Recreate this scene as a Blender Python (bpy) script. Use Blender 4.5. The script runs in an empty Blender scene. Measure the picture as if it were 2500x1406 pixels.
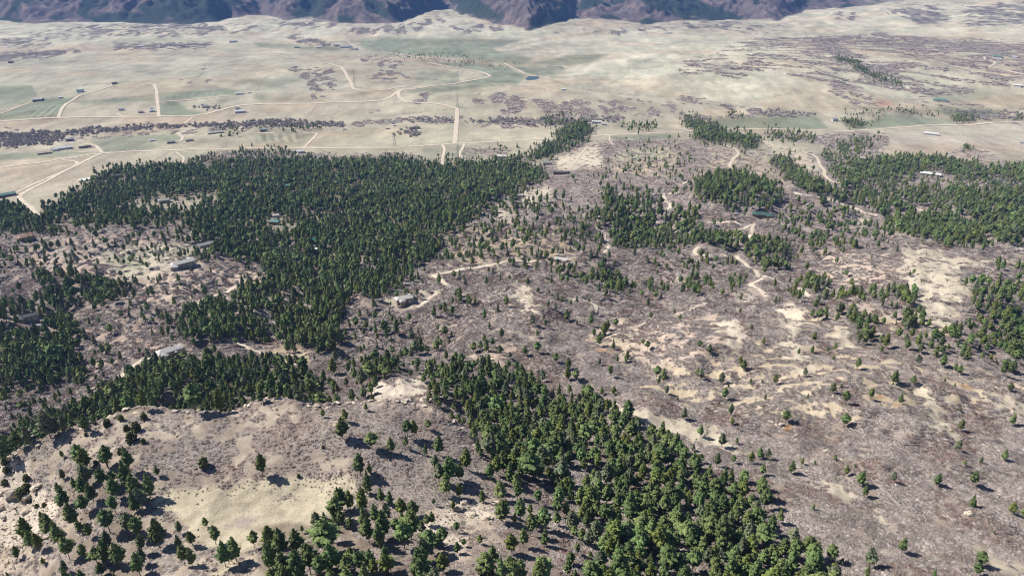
import bpy, math, random
import numpy as np
from mathutils import Vector

# ------------------------------------------------------------------ camera, sky, sun, exposure
S = bpy.context.scene
ZC, PITCH, F = 400.0, math.radians(25.3), 2500 * 24 / 36.0
cam = bpy.data.cameras.new('camera'); cam.lens = 24; cam.sensor_width = 36
cam.clip_start = 1.0; cam.clip_end = 40000
camo = bpy.data.objects.new('camera', cam); S.collection.objects.link(camo)
camo.location = (0, 0, ZC); camo.rotation_euler = (math.pi / 2 - PITCH, 0, 0)
S.camera = camo

SUN_EL, SUN_AZ = math.radians(45), math.radians(-72)      # azimuth from +Y towards +X
w = bpy.data.worlds.new('World'); S.world = w; w.use_nodes = True
nt = w.node_tree
sky = nt.nodes.new('ShaderNodeTexSky'); sky.sky_type = 'NISHITA'; sky.sun_disc = False
sky.sun_elevation = SUN_EL; sky.sun_rotation = SUN_AZ; sky.altitude = 2000
nt.links.new(sky.outputs[0], nt.nodes['Background'].inputs[0])
nt.nodes['Background'].inputs[1].default_value = 0.058
sl = bpy.data.lights.new('sun', 'SUN'); sl.energy = 5.0; sl.angle = math.radians(0.5); sl.color = (1.0, 0.95, 0.865)
so = bpy.data.objects.new('sun', sl); S.collection.objects.link(so)
sd = Vector((math.cos(SUN_EL) * math.sin(SUN_AZ), math.cos(SUN_EL) * math.cos(SUN_AZ), math.sin(SUN_EL)))
so.rotation_euler = sd.to_track_quat('Z', 'Y').to_euler()
S.view_settings.view_transform = 'Standard'; S.view_settings.look = 'None'
S.view_settings.exposure = 0.63; S.view_settings.gamma = 1.0; S.view_settings.use_curve_mapping = False
S.cycles.max_bounces = 4; S.cycles.diffuse_bounces = 2; S.cycles.volume_bounces = 0
S.cycles.transparent_max_bounces = 4
HAZE = 5.0e-5
S.cycles.filter_width = 1.1

rng = np.random.default_rng(11)

# ------------------------------------------------------------------ helpers: noise, rays, polygons
def _hash(ix, iy, seed):
    h = (ix.astype(np.int64) * 374761393 + iy.astype(np.int64) * 668265263 + seed * 1442695041) & 0xFFFFFFFF
    h = ((h ^ (h >> 13)) * 1274126177) & 0xFFFFFFFF
    return (h ^ (h >> 16)) & 0xFFFFFFFF

def noise(x, y, seed=0):                       # gradient noise, about -0.7..0.7
    x = np.asarray(x, float); y = np.asarray(y, float)
    ix = np.floor(x); iy = np.floor(y); fx = x - ix; fy = y - iy
    ix = ix.astype(np.int64); iy = iy.astype(np.int64)
    u = fx * fx * fx * (fx * (fx * 6 - 15) + 10); v = fy * fy * fy * (fy * (fy * 6 - 15) + 10)
    def g(a, b, dx, dy):
        t = _hash(a, b, seed) * (2 * math.pi / 4294967296.0)
        return np.cos(t) * dx + np.sin(t) * dy
    n00 = g(ix, iy, fx, fy); n10 = g(ix + 1, iy, fx - 1, fy)
    n01 = g(ix, iy + 1, fx, fy - 1); n11 = g(ix + 1, iy + 1, fx - 1, fy - 1)
    a = n00 + u * (n10 - n00); b = n01 + u * (n11 - n01)
    return a + v * (b - a)

def fbm(x, y, seed=0, octv=4, gain=0.5):
    s = 0; a = 1.0
    for k in range(octv):
        s = s + a * noise(x * 2.03 ** k + 17.3 * k, y * 2.03 ** k - 9.1 * k, seed + k); a *= gain
    return s

def ridged(x, y, seed=0, octv=4):
    s = 0; a = 1.0
    for k in range(octv):
        s = s + a * (1 - 2.2 * np.abs(noise(x * 2.1 ** k + 5 * k, y * 2.1 ** k, seed + k))); a *= 0.5
    return s / 1.9

def unif(n, sd=0.27):                          # noise to a roughly even 0..1
    return 1 / (1 + np.exp(-1.7 * n / sd))

def sstep(a, b, x):
    t = np.clip((x - a) / (b - a), 0, 1); return t * t * (3 - 2 * t)

cP, sP = math.cos(PITCH), math.sin(PITCH)
def ray(u, v):                                 # azimuth and downward slope of the line of sight
    x = (np.asarray(u, float) - 1250) / F; y = (703 - np.asarray(v, float)) / F
    Y = cP + y * sP; Z = -sP + y * cP
    return np.arctan2(x, Y), -Z / np.hypot(x, Y)

def project(X, Y, Z):
    d = Y * cP - (Z - ZC) * sP
    d = np.where(d < 1, 1, d)
    return 1250 + F * X / d, 703 - F * (Y * sP + (Z - ZC) * cP) / d, d

OFF = {'A1': (0, 0), 'A2': (830, 0), 'A3': (1660, 0), 'B1': (0, 470), 'B2': (830, 470), 'B3': (1660, 470),
       'D1': (0, 936), 'D2': (830, 936), 'D3': (1660, 936)}
def P(k, *pts):
    if k == 0: return [tuple(p) for p in pts]
    ox, oy = OFF[k]
    return [(ox + p[0] / 2.976, oy + p[1] / 2.976) + tuple(p[2:]) for p in pts]

# ------------------------------------------------------------------ terrain heights
class TPS:
    def __init__(s, pts):
        u, v, z = np.array(pts, float).T
        az, t = ray(u, v); r = (ZC - z) / t
        s.p = np.stack([az, np.log(r)], 1); n = len(z)
        K = s.k(s.p[:, None] - s.p[None]) + np.eye(n) * 0.002
        A = np.zeros((n + 3, n + 3)); A[:n, :n] = K
        A[:n, n] = 1; A[:n, n + 1:] = s.p; A[n:, :n] = A[:n, n:].T
        s.w = np.linalg.solve(A, np.concatenate([z, [0, 0, 0]]))
    @staticmethod
    def k(d):
        q = (d ** 2).sum(-1) + 1e-12; return q * np.log(q) * 0.5
    def __call__(s, az, lr):
        out = s.w[-3] + s.w[-2] * az + s.w[-1] * lr
        for (a, b), wi in zip(s.p, s.w):
            q = (az - a) ** 2 + (lr - b) ** 2 + 1e-12
            out = out + wi * q * np.log(q) * 0.5
        return out

far_ctrl = [(0, 60, 25), (400, 70, 25), (800, 65, 30), (1200, 70, 30), (1600, 60, 30), (1850, 55, 40), (2150, 30, 110), (2450, 30, 150),
            (2300, 60, 90), (2000, 60, 60), (100, 110, 8), (300, 90, 25), (500, 110, 6), (700, 100, 8), (1000, 110, 4), (1400, 110, 12), (1800, 100, 30),
            (2200, 110, 60), (2500, 110, 75), (0, 170, 10), (200, 150, 18), (400, 150, 22), (600, 140, 25), (800, 190, 14), (700, 230, 4),
            (1000, 190, 5), (1250, 160, 2), (1300, 200, 0), (1500, 140, 22), (1700, 130, 42), (1750, 190, 38), (1600, 220, 14), (1450, 200, 10), (1950, 150, 62),
            (2100, 180, 45), (2200, 205, 22), (2350, 170, 60), (2450, 200, 40), (2000, 240, 14), (2300, 240, 5), (0, 250, 2), (300, 260, 0), (600, 270, 0), (900, 260, 3),
            (1150, 235, 12), (1350, 245, 12), (1300, 270, 5), (1600, 260, 4), (1800, 270, 0), (0, 330, -6), (300, 310, -7), (600, 300, -5), (900, 295, -4), (1200, 300, -4), (1600, 290, -3),
            (2000, 300, 0), (2400, 300, 0), (0, 390, 0), (300, 370, 0), (600, 360, 1), (900, 370, 1), (1200, 370, 2), (1400, 350, 10), (1700, 330, 18), (2000, 350, 14),
            (2300, 350, 3), (2500, 360, 3), (100, 450, 4), (300, 430, 8), (700, 430, 6), (1100, 430, 8), (1300, 430, 14), (1400, 400, 14), (1600, 390, 24), (1750, 400, 30), (1900, 380, 30),
            (2100, 410, 22), (2400, 420, 18), (0, 530, 8), (250, 520, 12), (500, 520, 14), (800, 520, 16), (1100, 520, 22), (1300, 500, 34), (1450, 480, 40), (1650, 470, 44),
            (1800, 460, 50), (1860, 540, 72), (1800, 560, 62), (1990, 540, 46), (2100, 510, 40), (2300, 500, 32), (2500, 500, 30), (60, 590, 34), (250, 600, 38), (420, 560, 26),
            (600, 600, 22), (900, 600, 26), (1100, 600, 38), (1250, 610, 50), (1400, 580, 44), (1600, 570, 50), (1760, 590, 58), (1900, 640, 58), (1960, 590, 46), (2100, 590, 62), (2300, 600, 66),
            (2480, 580, 52), (100, 680, 36), (250, 720, 42), (440, 660, 50), (600, 680, 46), (800, 700, 42), (940, 690, 50), (1050, 680, 68), (1250, 660, 72), (1450, 690, 66),
            (1560, 730, 66), (1700, 680, 76), (1850, 680, 92), (1700, 620, 74), (1960, 700, 84), (2100, 650, 96), (2280, 650, 104), (2480, 660, 92), (100, 790, 44), (250, 800, 44), (420, 760, 52),
            (600, 780, 58), (750, 800, 60), (900, 770, 72), (990, 745, 84), (1150, 740, 92), (1270, 710, 100), (1350, 770, 104), (1450, 760, 92), (1600, 770, 92), (1750, 730, 94), (1800, 740, 106), (1900, 745, 128),
            (2050, 745, 126), (2200, 745, 126), (2300, 760, 128), (2400, 760, 110), (2500, 740, 96), (100, 890, 50), (220, 880, 44), (300, 930, 66), (410, 870, 78), (520, 880, 88), (700, 870, 78),
            (820, 900, 84), (900, 870, 88), (1050, 860, 98), (1200, 830, 108), (1350, 840, 116), (1500, 830, 118), (1700, 820, 126), (1900, 830, 142), (2100, 830, 142), (2300, 840, 136),
            (2480, 840, 118), (0, 960, 42), (200, 960, 56), (400, 930, 98), (550, 940, 104), (700, 930, 102), (800, 950, 96), (900, 930, 112), (1000, 930, 128), (1100, 920, 118),
            (0, 1060, 70), (150, 1010, 66), (250, 1000, 84), (1250, 920, 122), (1400, 930, 126), (1500, 990, 142), (1350, 1000, 132), (1700, 950, 142), (1900, 960, 150), (2100, 960, 152), (2300, 960, 150), (2500, 960, 142),
            (1120, 1010, 136), (1250, 1080, 142), (1400, 1100, 148), (1600, 1100, 150), (1750, 1080, 156), (2000, 1100, 164), (2250, 1080, 166), (2480, 1100, 160), (1250, 1200, 164), (1450, 1250, 168), (1700, 1250, 170),
            (1900, 1250, 176), (2200, 1250, 180), (2480, 1280, 178), (1300, 1400, 190), (1600, 1400, 184), (1900, 1400, 186), (2200, 1400, 192), (2480, 1400, 192), (600, 1150, 100), (200, 1200, 100), (600, 1400, 130)]
front_ctrl = [(0, 1112, 168), (60, 1085, 172), (150, 1055, 178), (270, 1012, 184), (440, 997, 186), (560, 1001, 184), (690, 974, 192), (850, 978, 188), (1000, 985, 186),
              (1100, 1025, 182), (1160, 1075, 176), (0, 1200, 160), (60, 1260, 158), (150, 1200, 174), (300, 1100, 187), (500, 1080, 190), (700, 1060, 192), (900, 1060, 190), (1050, 1090, 184),
              (300, 1200, 184), (450, 1180, 186), (600, 1200, 183), (750, 1200, 184), (900, 1160, 188), (1100, 1180, 182), (560, 1300, 183), (700, 1280, 184), (850, 1270, 187), (1000, 1260, 188),
              (1120, 1290, 192), (0, 1380, 160), (200, 1340, 178), (400, 1380, 186), (600, 1400, 190), (900, 1400, 198), (1150, 1400, 200), (-150, 1300, 140)]
tpsF, tpsB = TPS(front_ctrl), TPS(far_ctrl)
EDGE = [(-250, 1185), (-100, 1150), (0, 1112), (35, 1094), (60, 1086), (100, 1076), (150, 1055), (200, 1036), (240, 1026), (262, 1018), (285, 1006), (330, 998), (370, 992), (420, 996), (470, 1000), (520, 1003), (560, 1003),
        (590, 996), (620, 984), (650, 976), (690, 972), (720, 978), (760, 985), (800, 982), (850, 978), (930, 978), (1000, 980), (1040, 988), (1080, 1008), (1115, 1032), (1150, 1062), (1175, 1092)]
eu, ev = np.array(EDGE, float).T
eu2 = np.arange(-250, 1176, 4.0); ev2 = np.interp(eu2, eu, ev)
eaz, et = ray(eu2, ev2)
er = np.full(len(eaz), 350.0)
for _ in range(30):
    er = 0.5 * er + 0.5 * (ZC - tpsF(eaz, np.log(er))) / et
o_ = np.argsort(eaz); eaz, er = eaz[o_], er[o_]
az_end_pts = [(1178, 1080), (1190, 1130), (1205, 1200), (1215, 1280), (1225, 1406)]
aa, tt = ray(*np.array(az_end_pts, float).T); rr_ = (ZC - 185) / tt
o_ = np.argsort(rr_); ae_r, ae_a = rr_[o_], aa[o_]

def front_mask(az, r):
    X, Y = r * np.sin(az), r * np.cos(az)
    re = np.interp(az, eaz, er) + 2.2 * noise(X / 9, Y / 9, 71) + 4 * noise(X / 31, Y / 31, 72)
    d1 = re - r
    m1 = np.where(d1 > 0, 1.0, np.exp(np.minimum(d1, 0) / 24.0))
    d2 = (np.interp(r, ae_r, ae_a) - az) * r
    return m1 * sstep(-55, 12, d2), d1, d2

BASE = [(0, 58), (80, 62), (180, 56), (300, 60), (420, 66), (520, 62), (560, 48), (640, 40), (700, 55), (760, 46), (830, 62), (960, 62), (1010, 50), (1060, 30), (1100, 28), (1150, 45),
        (1200, 60), (1290, 75), (1350, 60), (1400, 45), (1500, 54), (1560, 62), (1660, 55), (1820, 52), (1890, 50), (1960, 30), (2050, 24), (2130, 16), (2200, 6), (2350, -10), (2500, -14)]
bu, bv = np.array(BASE, float).T
bu2 = np.linspace(0, 2500, 300); baz, bt = ray(bu2, np.interp(bu2, bu, bv))
AZMAX = 0.83
def tpsB_c(az, r):
    return tpsB(np.clip(az, -AZMAX, AZMAX), np.log(np.clip(r, 190, 9500)))
br = np.full(300, 5000.0)
for _ in range(60):
    br = np.clip(0.7 * br + 0.3 * (ZC - np.minimum(tpsB_c(baz, br), 150)) / bt, 3500, 9000)

# azimuths and distances of the terrain grid
deg = math.radians
az_d = np.arange(-48.0, 48.01, 0.112)
az_all = np.radians(np.concatenate([np.linspace(-180, -50, 40), az_d, np.linspace(50, 180, 40)[:-1]]))
az_all[0] = -math.pi
dep = np.arange(51.0, 4.6, -0.0725)
r1 = 250.0 / np.tan(np.radians(dep)); r1 = r1[r1 < 420]
dd = np.degrees(np.arctan2(270, r1[-1]))
r2 = 270.0 / np.tan(np.radians(np.arange(dd, 10, -0.068))); r2 = r2[(r2 > r1[-1]) & (r2 < 900)]
dd = np.degrees(np.arctan2(385, r2[-1]))
r3 = 385.0 / np.tan(np.radians(np.arange(dd, 4.75, -0.05))); r3 = r3[(r3 > r2[-1]) & (r3 < 4450)]
r4 = np.arange(r3[-1] + 13, 6900, 13.5)
r_all = np.concatenate([np.linspace(4, r1[0] - 3, 26), r1, r2, r3, r4, 6900 * np.exp(np.linspace(0.01, 0.75, 45))])
r_all = np.concatenate([[r_all[0]], r_all[1:][np.diff(r_all) > 0.25]])

def terrain(az, r):
    X, Y = r * np.sin(az), r * np.cos(az)
    rb = np.interp(az, baz, br)
    zb = tpsB_c(az, np.minimum(r, rb + 150))
    hills = sstep(1500, 1150, r) * sstep(150, 400, r)
    rightfar = sstep(0.08, 0.2, az) * sstep(2100, 2500, r) * sstep(4800, 4200, r)
    farm = sstep(1400, 1700, r)
    n = hills * (16 * fbm(X / 130, Y / 150, 1, 3) + 9 * ridged(X / 66, Y / 80, 4, 3) + 2.6 * fbm(X / 19, Y / 19, 7, 3)) * sstep(-3, 30, zb - 8)
    n = n + (1 - hills) * 1.2 * fbm(X / 60, Y / 60, 9, 3)
    n = n + farm * (1 - rightfar) * sstep(2000, 2600, r) * (12 * fbm(X / 480, Y / 420, 12, 3) + 4 * ridged(X / 160, Y / 230, 14, 2))
    a = X * 0.8 - Y * 0.6; b = X * 0.6 + Y * 0.8
    n = n + rightfar * (22 * ridged(b / 210, a / 700, 15, 3) + 4 * fbm(X / 60, Y / 60, 19, 2) - 8)
    foot = sstep(4200, 4700, r) * sstep(rb + 100, rb - 100, r)
    n = n + foot * 24 * ridged(X / 330, Y / 330, 23, 3)
    s = np.maximum(r - rb, 0)
    rbw = rb + 260 * fbm(az * 5400 / 520, r / 1500, 30, 4) - 60
    s = np.maximum(r - rbw, 0)
    wx = X + 120 * fbm(X / 500, Y / 500, 31, 2); wy = Y + 120 * fbm(X / 500, Y / 500, 32, 2)
    grow = sstep(0, 700, s)
    r_big = ridged(wx / 620 + .3, wy / 800, 33, 5); r_mid = ridged(wx / 200, wy / 230, 37, 4); r_sm = ridged(X / 75, Y / 90, 39, 3)
    mt = s * 0.055 + np.maximum(s - 1000, 0) * (.30 + .25 * r_big) + sstep(0, 1000, s) * (140 * r_big) + sstep(0, 380, s) * (54 * r_mid + 22 * r_sm) + np.minimum(s, 2500) * .05 * r_mid
    mt = np.maximum(mt, s * 0.08)
    lim = sstep(0.50, 0.40, az) * 0.7 + 0.3                     # the right end is gentler
    mt = mt * lim
    mt = np.minimum(mt, 720 + 0.12 * mt)
    zB = zb + n + mt
    m, d1, d2 = front_mask(az, r)
    zf = tpsF(np.clip(az, -0.9, 0.2), np.log(np.clip(r, 150, 520)))
    zf = np.clip(zf, 110, 210) + 3.2 * fbm(X / 42, Y / 42, 51, 4) + 0.35 * noise(X / 4.5, Y / 4.5, 55)
    rocky = sstep(-60, -180, X + 0.35 * Y - 40) * 0
    led = np.exp(-np.abs(d1) / 7) * (d1 > 0)
    zf = zf + led * 1.4 * np.abs(noise(X / 5, Y / 5, 57)) * 2
    # broken sandstone ledges at the left end of the bluff
    U, V, _ = project(X, Y, zf)
    lr = sstep(170, 60, U) * sstep(1080, 1130, V) * (m > 0.6)
    q = (zf + 3.0 * noise(X / 12, Y / 12, 58)) / 2.4
    st = np.floor(q) + sstep(0.72, 0.98, q - np.floor(q))
    zf = zf + lr * (st - q) * 2.4 * 0.9
    z = zB * (1 - m) + zf * m
    z = z + sstep(170, 40, r) * 0
    return z, m, d1

AZ, R = np.meshgrid(az_all, r_all)
Z, MF, D1 = terrain(AZ, R)
X, Y = R * np.sin(AZ), R * np.cos(AZ)
lz = np.maximum.accumulate((Z - ZC) / R, axis=0)          # skyline so far, per bearing

def cell(az, r):
    i = np.clip(np.searchsorted(r_all, r) - 1, 0, len(r_all) - 2); j = np.clip(np.searchsorted(az_all, az) - 1, 0, len(az_all) - 2)
    return i, j, np.clip((r - r_all[i]) / (r_all[i + 1] - r_all[i]), 0, 1), np.clip((az - az_all[j]) / (az_all[j + 1] - az_all[j]), 0, 1)

def height(x, y):
    x = np.asarray(x, float); y = np.asarray(y, float)
    r = np.hypot(x, y); az = np.arctan2(x, y)
    i, j, a, b = cell(az, r)
    return (Z[i, j] * (1 - a) * (1 - b) + Z[i + 1, j] * a * (1 - b) + Z[i, j + 1] * (1 - a) * b + Z[i + 1, j + 1] * a * b)

def hit(u, v):                                            # where a line of sight meets the ground
    az, t = ray(u, v); az = np.atleast_1d(az); t = np.atleast_1d(t)
    out = np.zeros((len(az), 3))
    for k in range(len(az)):
        j = int(np.clip(np.searchsorted(az_all, az[k]) - 1, 0, len(az_all) - 2))
        b = (az[k] - az_all[j]) / (az_all[j + 1] - az_all[j])
        zc = Z[:, j] * (1 - b) + Z[:, j + 1] * b
        f = zc - (ZC - r_all * t[k])
        ii = np.nonzero(f[20:] > 0)[0]
        i = 20 + int(ii[0]) if len(ii) else len(r_all) - 1
        q = f[i - 1] / (f[i - 1] - f[i] + 1e-9) if i > 0 else 0
        r = r_all[i - 1] + np.clip(q, 0, 1) * (r_all[i] - r_all[i - 1])
        out[k] = (r * math.sin(az[k]), r * math.cos(az[k]), zc[i - 1] * (1 - q) + zc[i] * q)
    return out

def slack(x, y, z):                                       # tan of the clearance above the nearer ground
    r = np.hypot(x, y); az = np.arctan2(x, y)
    i, j, a, b = cell(az, r)
    return (z - ZC) / r - lz[np.maximum(i - 1, 0), j]
# ------------------------------------------------------------------ land cover, from outlines on the ground
GW, GH = 1250, 703
gx, gy = np.meshgrid(np.arange(GW) * 2.0 + 1, np.arange(GH) * 2.0 + 1)
def poly_mask(poly):
    px = np.array([p[0] for p in poly]); py = np.array([p[1] for p in poly])
    x0, x1 = int(max(px.min() / 2 - 1, 0)), int(min(px.max() / 2 + 2, GW)); y0, y1 = int(max(py.min() / 2 - 1, 0)), int(min(py.max() / 2 + 2, GH))
    if x1 <= x0 or y1 <= y0: return None
    qx, qy = gx[y0:y1, x0:x1], gy[y0:y1, x0:x1]; ins = np.zeros(qx.shape, bool)
    n = len(px)
    for i in range(n):
        xa, ya, xb, yb = px[i], py[i], px[i - 1], py[i - 1]
        if ya == yb: continue
        c = ((ya > qy) != (yb > qy)) & (qx < (xb - xa) * (qy - ya) / (yb - ya) + xa)
        ins ^= c
    return (slice(y0, y1), slice(x0, x1)), ins
class Layer:
    def __init__(s, v): s.a = np.full((GH, GW) + (np.shape(v) if np.ndim(v) else ()), v, float)
    def paint(s, poly, val, f=0):
        m = poly_mask(poly)
        if m is None: return s
        sl_, ins = m
        if f:
            y0 = max(sl_[0].start - 3 * f, 0); y1 = min(sl_[0].stop + 3 * f, GH); x0 = max(sl_[1].start - 3 * f, 0); x1 = min(sl_[1].stop + 3 * f, GW)
            big = np.zeros((y1 - y0, x1 - x0)); big[sl_[0].start - y0:sl_[0].stop - y0, sl_[1].start - x0:sl_[1].stop - x0] = ins
            k = np.ones(2 * f + 1) / (2 * f + 1)
            for _ in range(2):
                big = np.apply_along_axis(lambda q: np.convolve(np.pad(q, f, mode='edge'), k, 'valid'), 0, big)
                big = np.apply_along_axis(lambda q: np.convolve(np.pad(q, f, mode='edge'), k, 'valid'), 1, big)
            sl_ = (slice(y0, y1), slice(x0, x1)); wgt = big
        else: wgt = ins.astype(float)
        t = s.a[sl_]
        if t.ndim == 3: wgt = wgt[..., None]
        s.a[sl_] = t * (1 - wgt) + np.asarray(val) * wgt
        return s
    def get(s, u, v):
        x = np.clip(u / 2 - 0.5, 0, GW - 1.001); y = np.clip(v / 2 - 0.5, 0, GH - 1.001)
        i = y.astype(int); j = x.astype(int); a = y - i; b = x - j
        if s.a.ndim == 3: a = a[..., None]; b = b[..., None]
        return s.a[i, j] * (1 - a) * (1 - b) + s.a[i + 1, j] * a * (1 - b) + s.a[i, j + 1] * (1 - a) * b + s.a[i + 1, j + 1] * a * b

GRASS = (.405, .362, .275); HILLG = (.53, .46, .36); BOWL = (.54, .47, .345); GREEN = (.235, .255, .18); SOIL = (.47, .365, .295); ROCK = (.58, .50, .41)
SCRUBG = (.29, .235, .195); TAN = (.44, .36, .26); PALEG = (.38, .375, .265)
tint, scrub, pine, rock = Layer(GRASS), Layer(0.0), Layer(0.0), Layer(0.0)
# hills nearer than the valley
HILLS = P(0, (-40, 560), (120, 545), (480, 545), (900, 600), (1100, 600), (1210, 470), (1330, 400), (1420, 350), (1500, 345), (1600, 340), (1800, 365), (2160, 390), (2500, 400), (2540, 1450), (-40, 1450))
tint.paint(HILLS, SCRUBG, 4); scrub.paint(HILLS, 0.9, 4)
# valley floor tones
for c, k, pts in [
    ((.41, .385, .30), 'A1', [(0, 440), (500, 400), (1300, 400), (2000, 400), (2500, 560), (2500, 740), (1700, 760), (1100, 600), (0, 640)]),
    ((.45, .385, .30), 'A1', [(0, 890), (1400, 850), (1700, 790), (2500, 760), (2500, 880), (1600, 900), (0, 940)]),
    ((.46, .40, .31), 'A1', [(0, 1160), (700, 1120), (1300, 1110), (600, 1400), (0, 1400)]),
    ((.46, .405, .31), 'A2', [(880, 900), (1700, 880), (1560, 1000), (900, 1040)]),
    ((.42, .39, .29), 'A2', [(0, 930), (830, 900), (830, 1040), (0, 1080)]),
    ((.44, .385, .30), 'A2', [(0, 760), (430, 720), (830, 800), (840, 870), (0, 890)]),
    ((.49, .46, .36), 'A2', [(1150, 420), (1800, 350), (2500, 300), (2500, 690), (1900, 680), (1600, 590), (1700, 480), (1400, 470)]),
    ((.49, .455, .35), 'A3', [(0, 260), (600, 270), (1300, 400), (2200, 560), (1900, 720), (1200, 790), (600, 800), (0, 700)]),
    ((.44, .385, .315), 'A3', [(1500, 960), (1800, 920), (2500, 900), (2500, 1120), (1500, 1090)]),
    ((.51, .47, .36), 'A3', [(500, 150), (1000, 60), (1500, 30), (2500, 20), (2500, 330), (1300, 230), (700, 200)]),
    ((.51, .475, .37), 'A1', [(0, 150), (600, 130), (2500, 100), (2500, 330), (900, 300), (0, 360)]),
    ((.51, .475, .37), 'A2', [(0, 160), (600, 80), (900, 120), (1500, 240), (2500, 190), (2500, 330), (1200, 300), (0, 260)])]:
    tint.paint(P(k, *pts), c, 8)
# green fields
for c, k, pts in [
    (.9, 'A1', [(0, 625), (220, 620), (270, 700), (200, 745), (0, 785)]), (1, 'A1', [(0, 835), (150, 775), (330, 715), (540, 710), (500, 750), (425, 855), (0, 880)]),
    (1, 'A1', [(1150, 680), (1640, 640), (1800, 680), (1160, 738)]), (1, 'A1', [(1158, 748), (1290, 745), (1370, 800), (1500, 820), (1400, 842), (1162, 845)]),
    (.5, 'A1', [(1840, 745), (1880, 690), (2480, 740)]), (.95, 'A1', [(540, 745), (1120, 700), (1130, 735), (600, 760)]), (.6, 'A1', [(1500, 590), (2300, 560), (2000, 640)]),
    (.7, 'A1', [(650, 1020), (850, 990), (1250, 970), (1330, 1000), (1310, 1025), (1100, 1040), (1130, 1070), (1000, 1095), (760, 1105), (700, 1050)]),
    (.8, 'A1', [(0, 1115), (450, 1100), (720, 1105), (500, 1140), (0, 1165)]), (.4, 'A1', [(1250, 1100), (2200, 1085), (1900, 1110), (1340, 1180)]),
    (.5, 'A1', [(1870, 980), (2300, 965), (2200, 1060), (1850, 1040)]),
    (.95, 'A2', [(120, 300), (300, 280), (900, 280), (1350, 290), (1100, 360), (1400, 430), (1370, 470), (1200, 470), (900, 430), (500, 400), (200, 370)]),
    (1, 'A2', [(660, 455), (900, 455), (1200, 480), (1350, 560), (1300, 610), (1000, 620), (860, 600), (1080, 560), (1000, 520)]),
    (.8, 'A2', [(1290, 490), (1600, 475), (1650, 500), (1550, 560), (1420, 545), (1330, 530)]), (.9, 'A2', [(1380, 470), (1700, 390), (1960, 395), (1800, 470), (1620, 478)]),
    (.8, 'A2', [(500, 655), (760, 625), (1300, 615), (1000, 640), (700, 670), (480, 670)]), (.5, 'A2', [(560, 520), (860, 520), (860, 600), (700, 620), (500, 570)]),
    (1, 'A3', [(180, 870), (400, 845), (980, 840), (1080, 930), (1000, 940), (300, 935)]),
    (.9, 'A3', [(1200, 930), (1330, 945), (1600, 915), (2000, 905), (1960, 870), (1700, 840), (1500, 830), (1450, 870), (1300, 890)]),
    (.95, 'A3', [(1800, 780), (2200, 785), (2350, 820), (2330, 840), (1950, 850)]), (1.1, 'A2', [(1960, 990), (2370, 975), (2440, 1000), (2300, 1012), (1980, 1010)]),
    (.4, 'A2', [(600, 1070), (1050, 1060), (1050, 1150), (600, 1180)]), (.9, 'A1', [(1830, 310), (2500, 350), (2450, 375), (1900, 345)]),
    (.5, 'A3', [(1650, 640), (2350, 640), (2200, 740), (1900, 740)])]:
    col = tuple(g * (1 - c) + h * c for g, h in zip(GRASS, GREEN)); tint.paint(P(k, *pts), col, 1)
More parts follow.
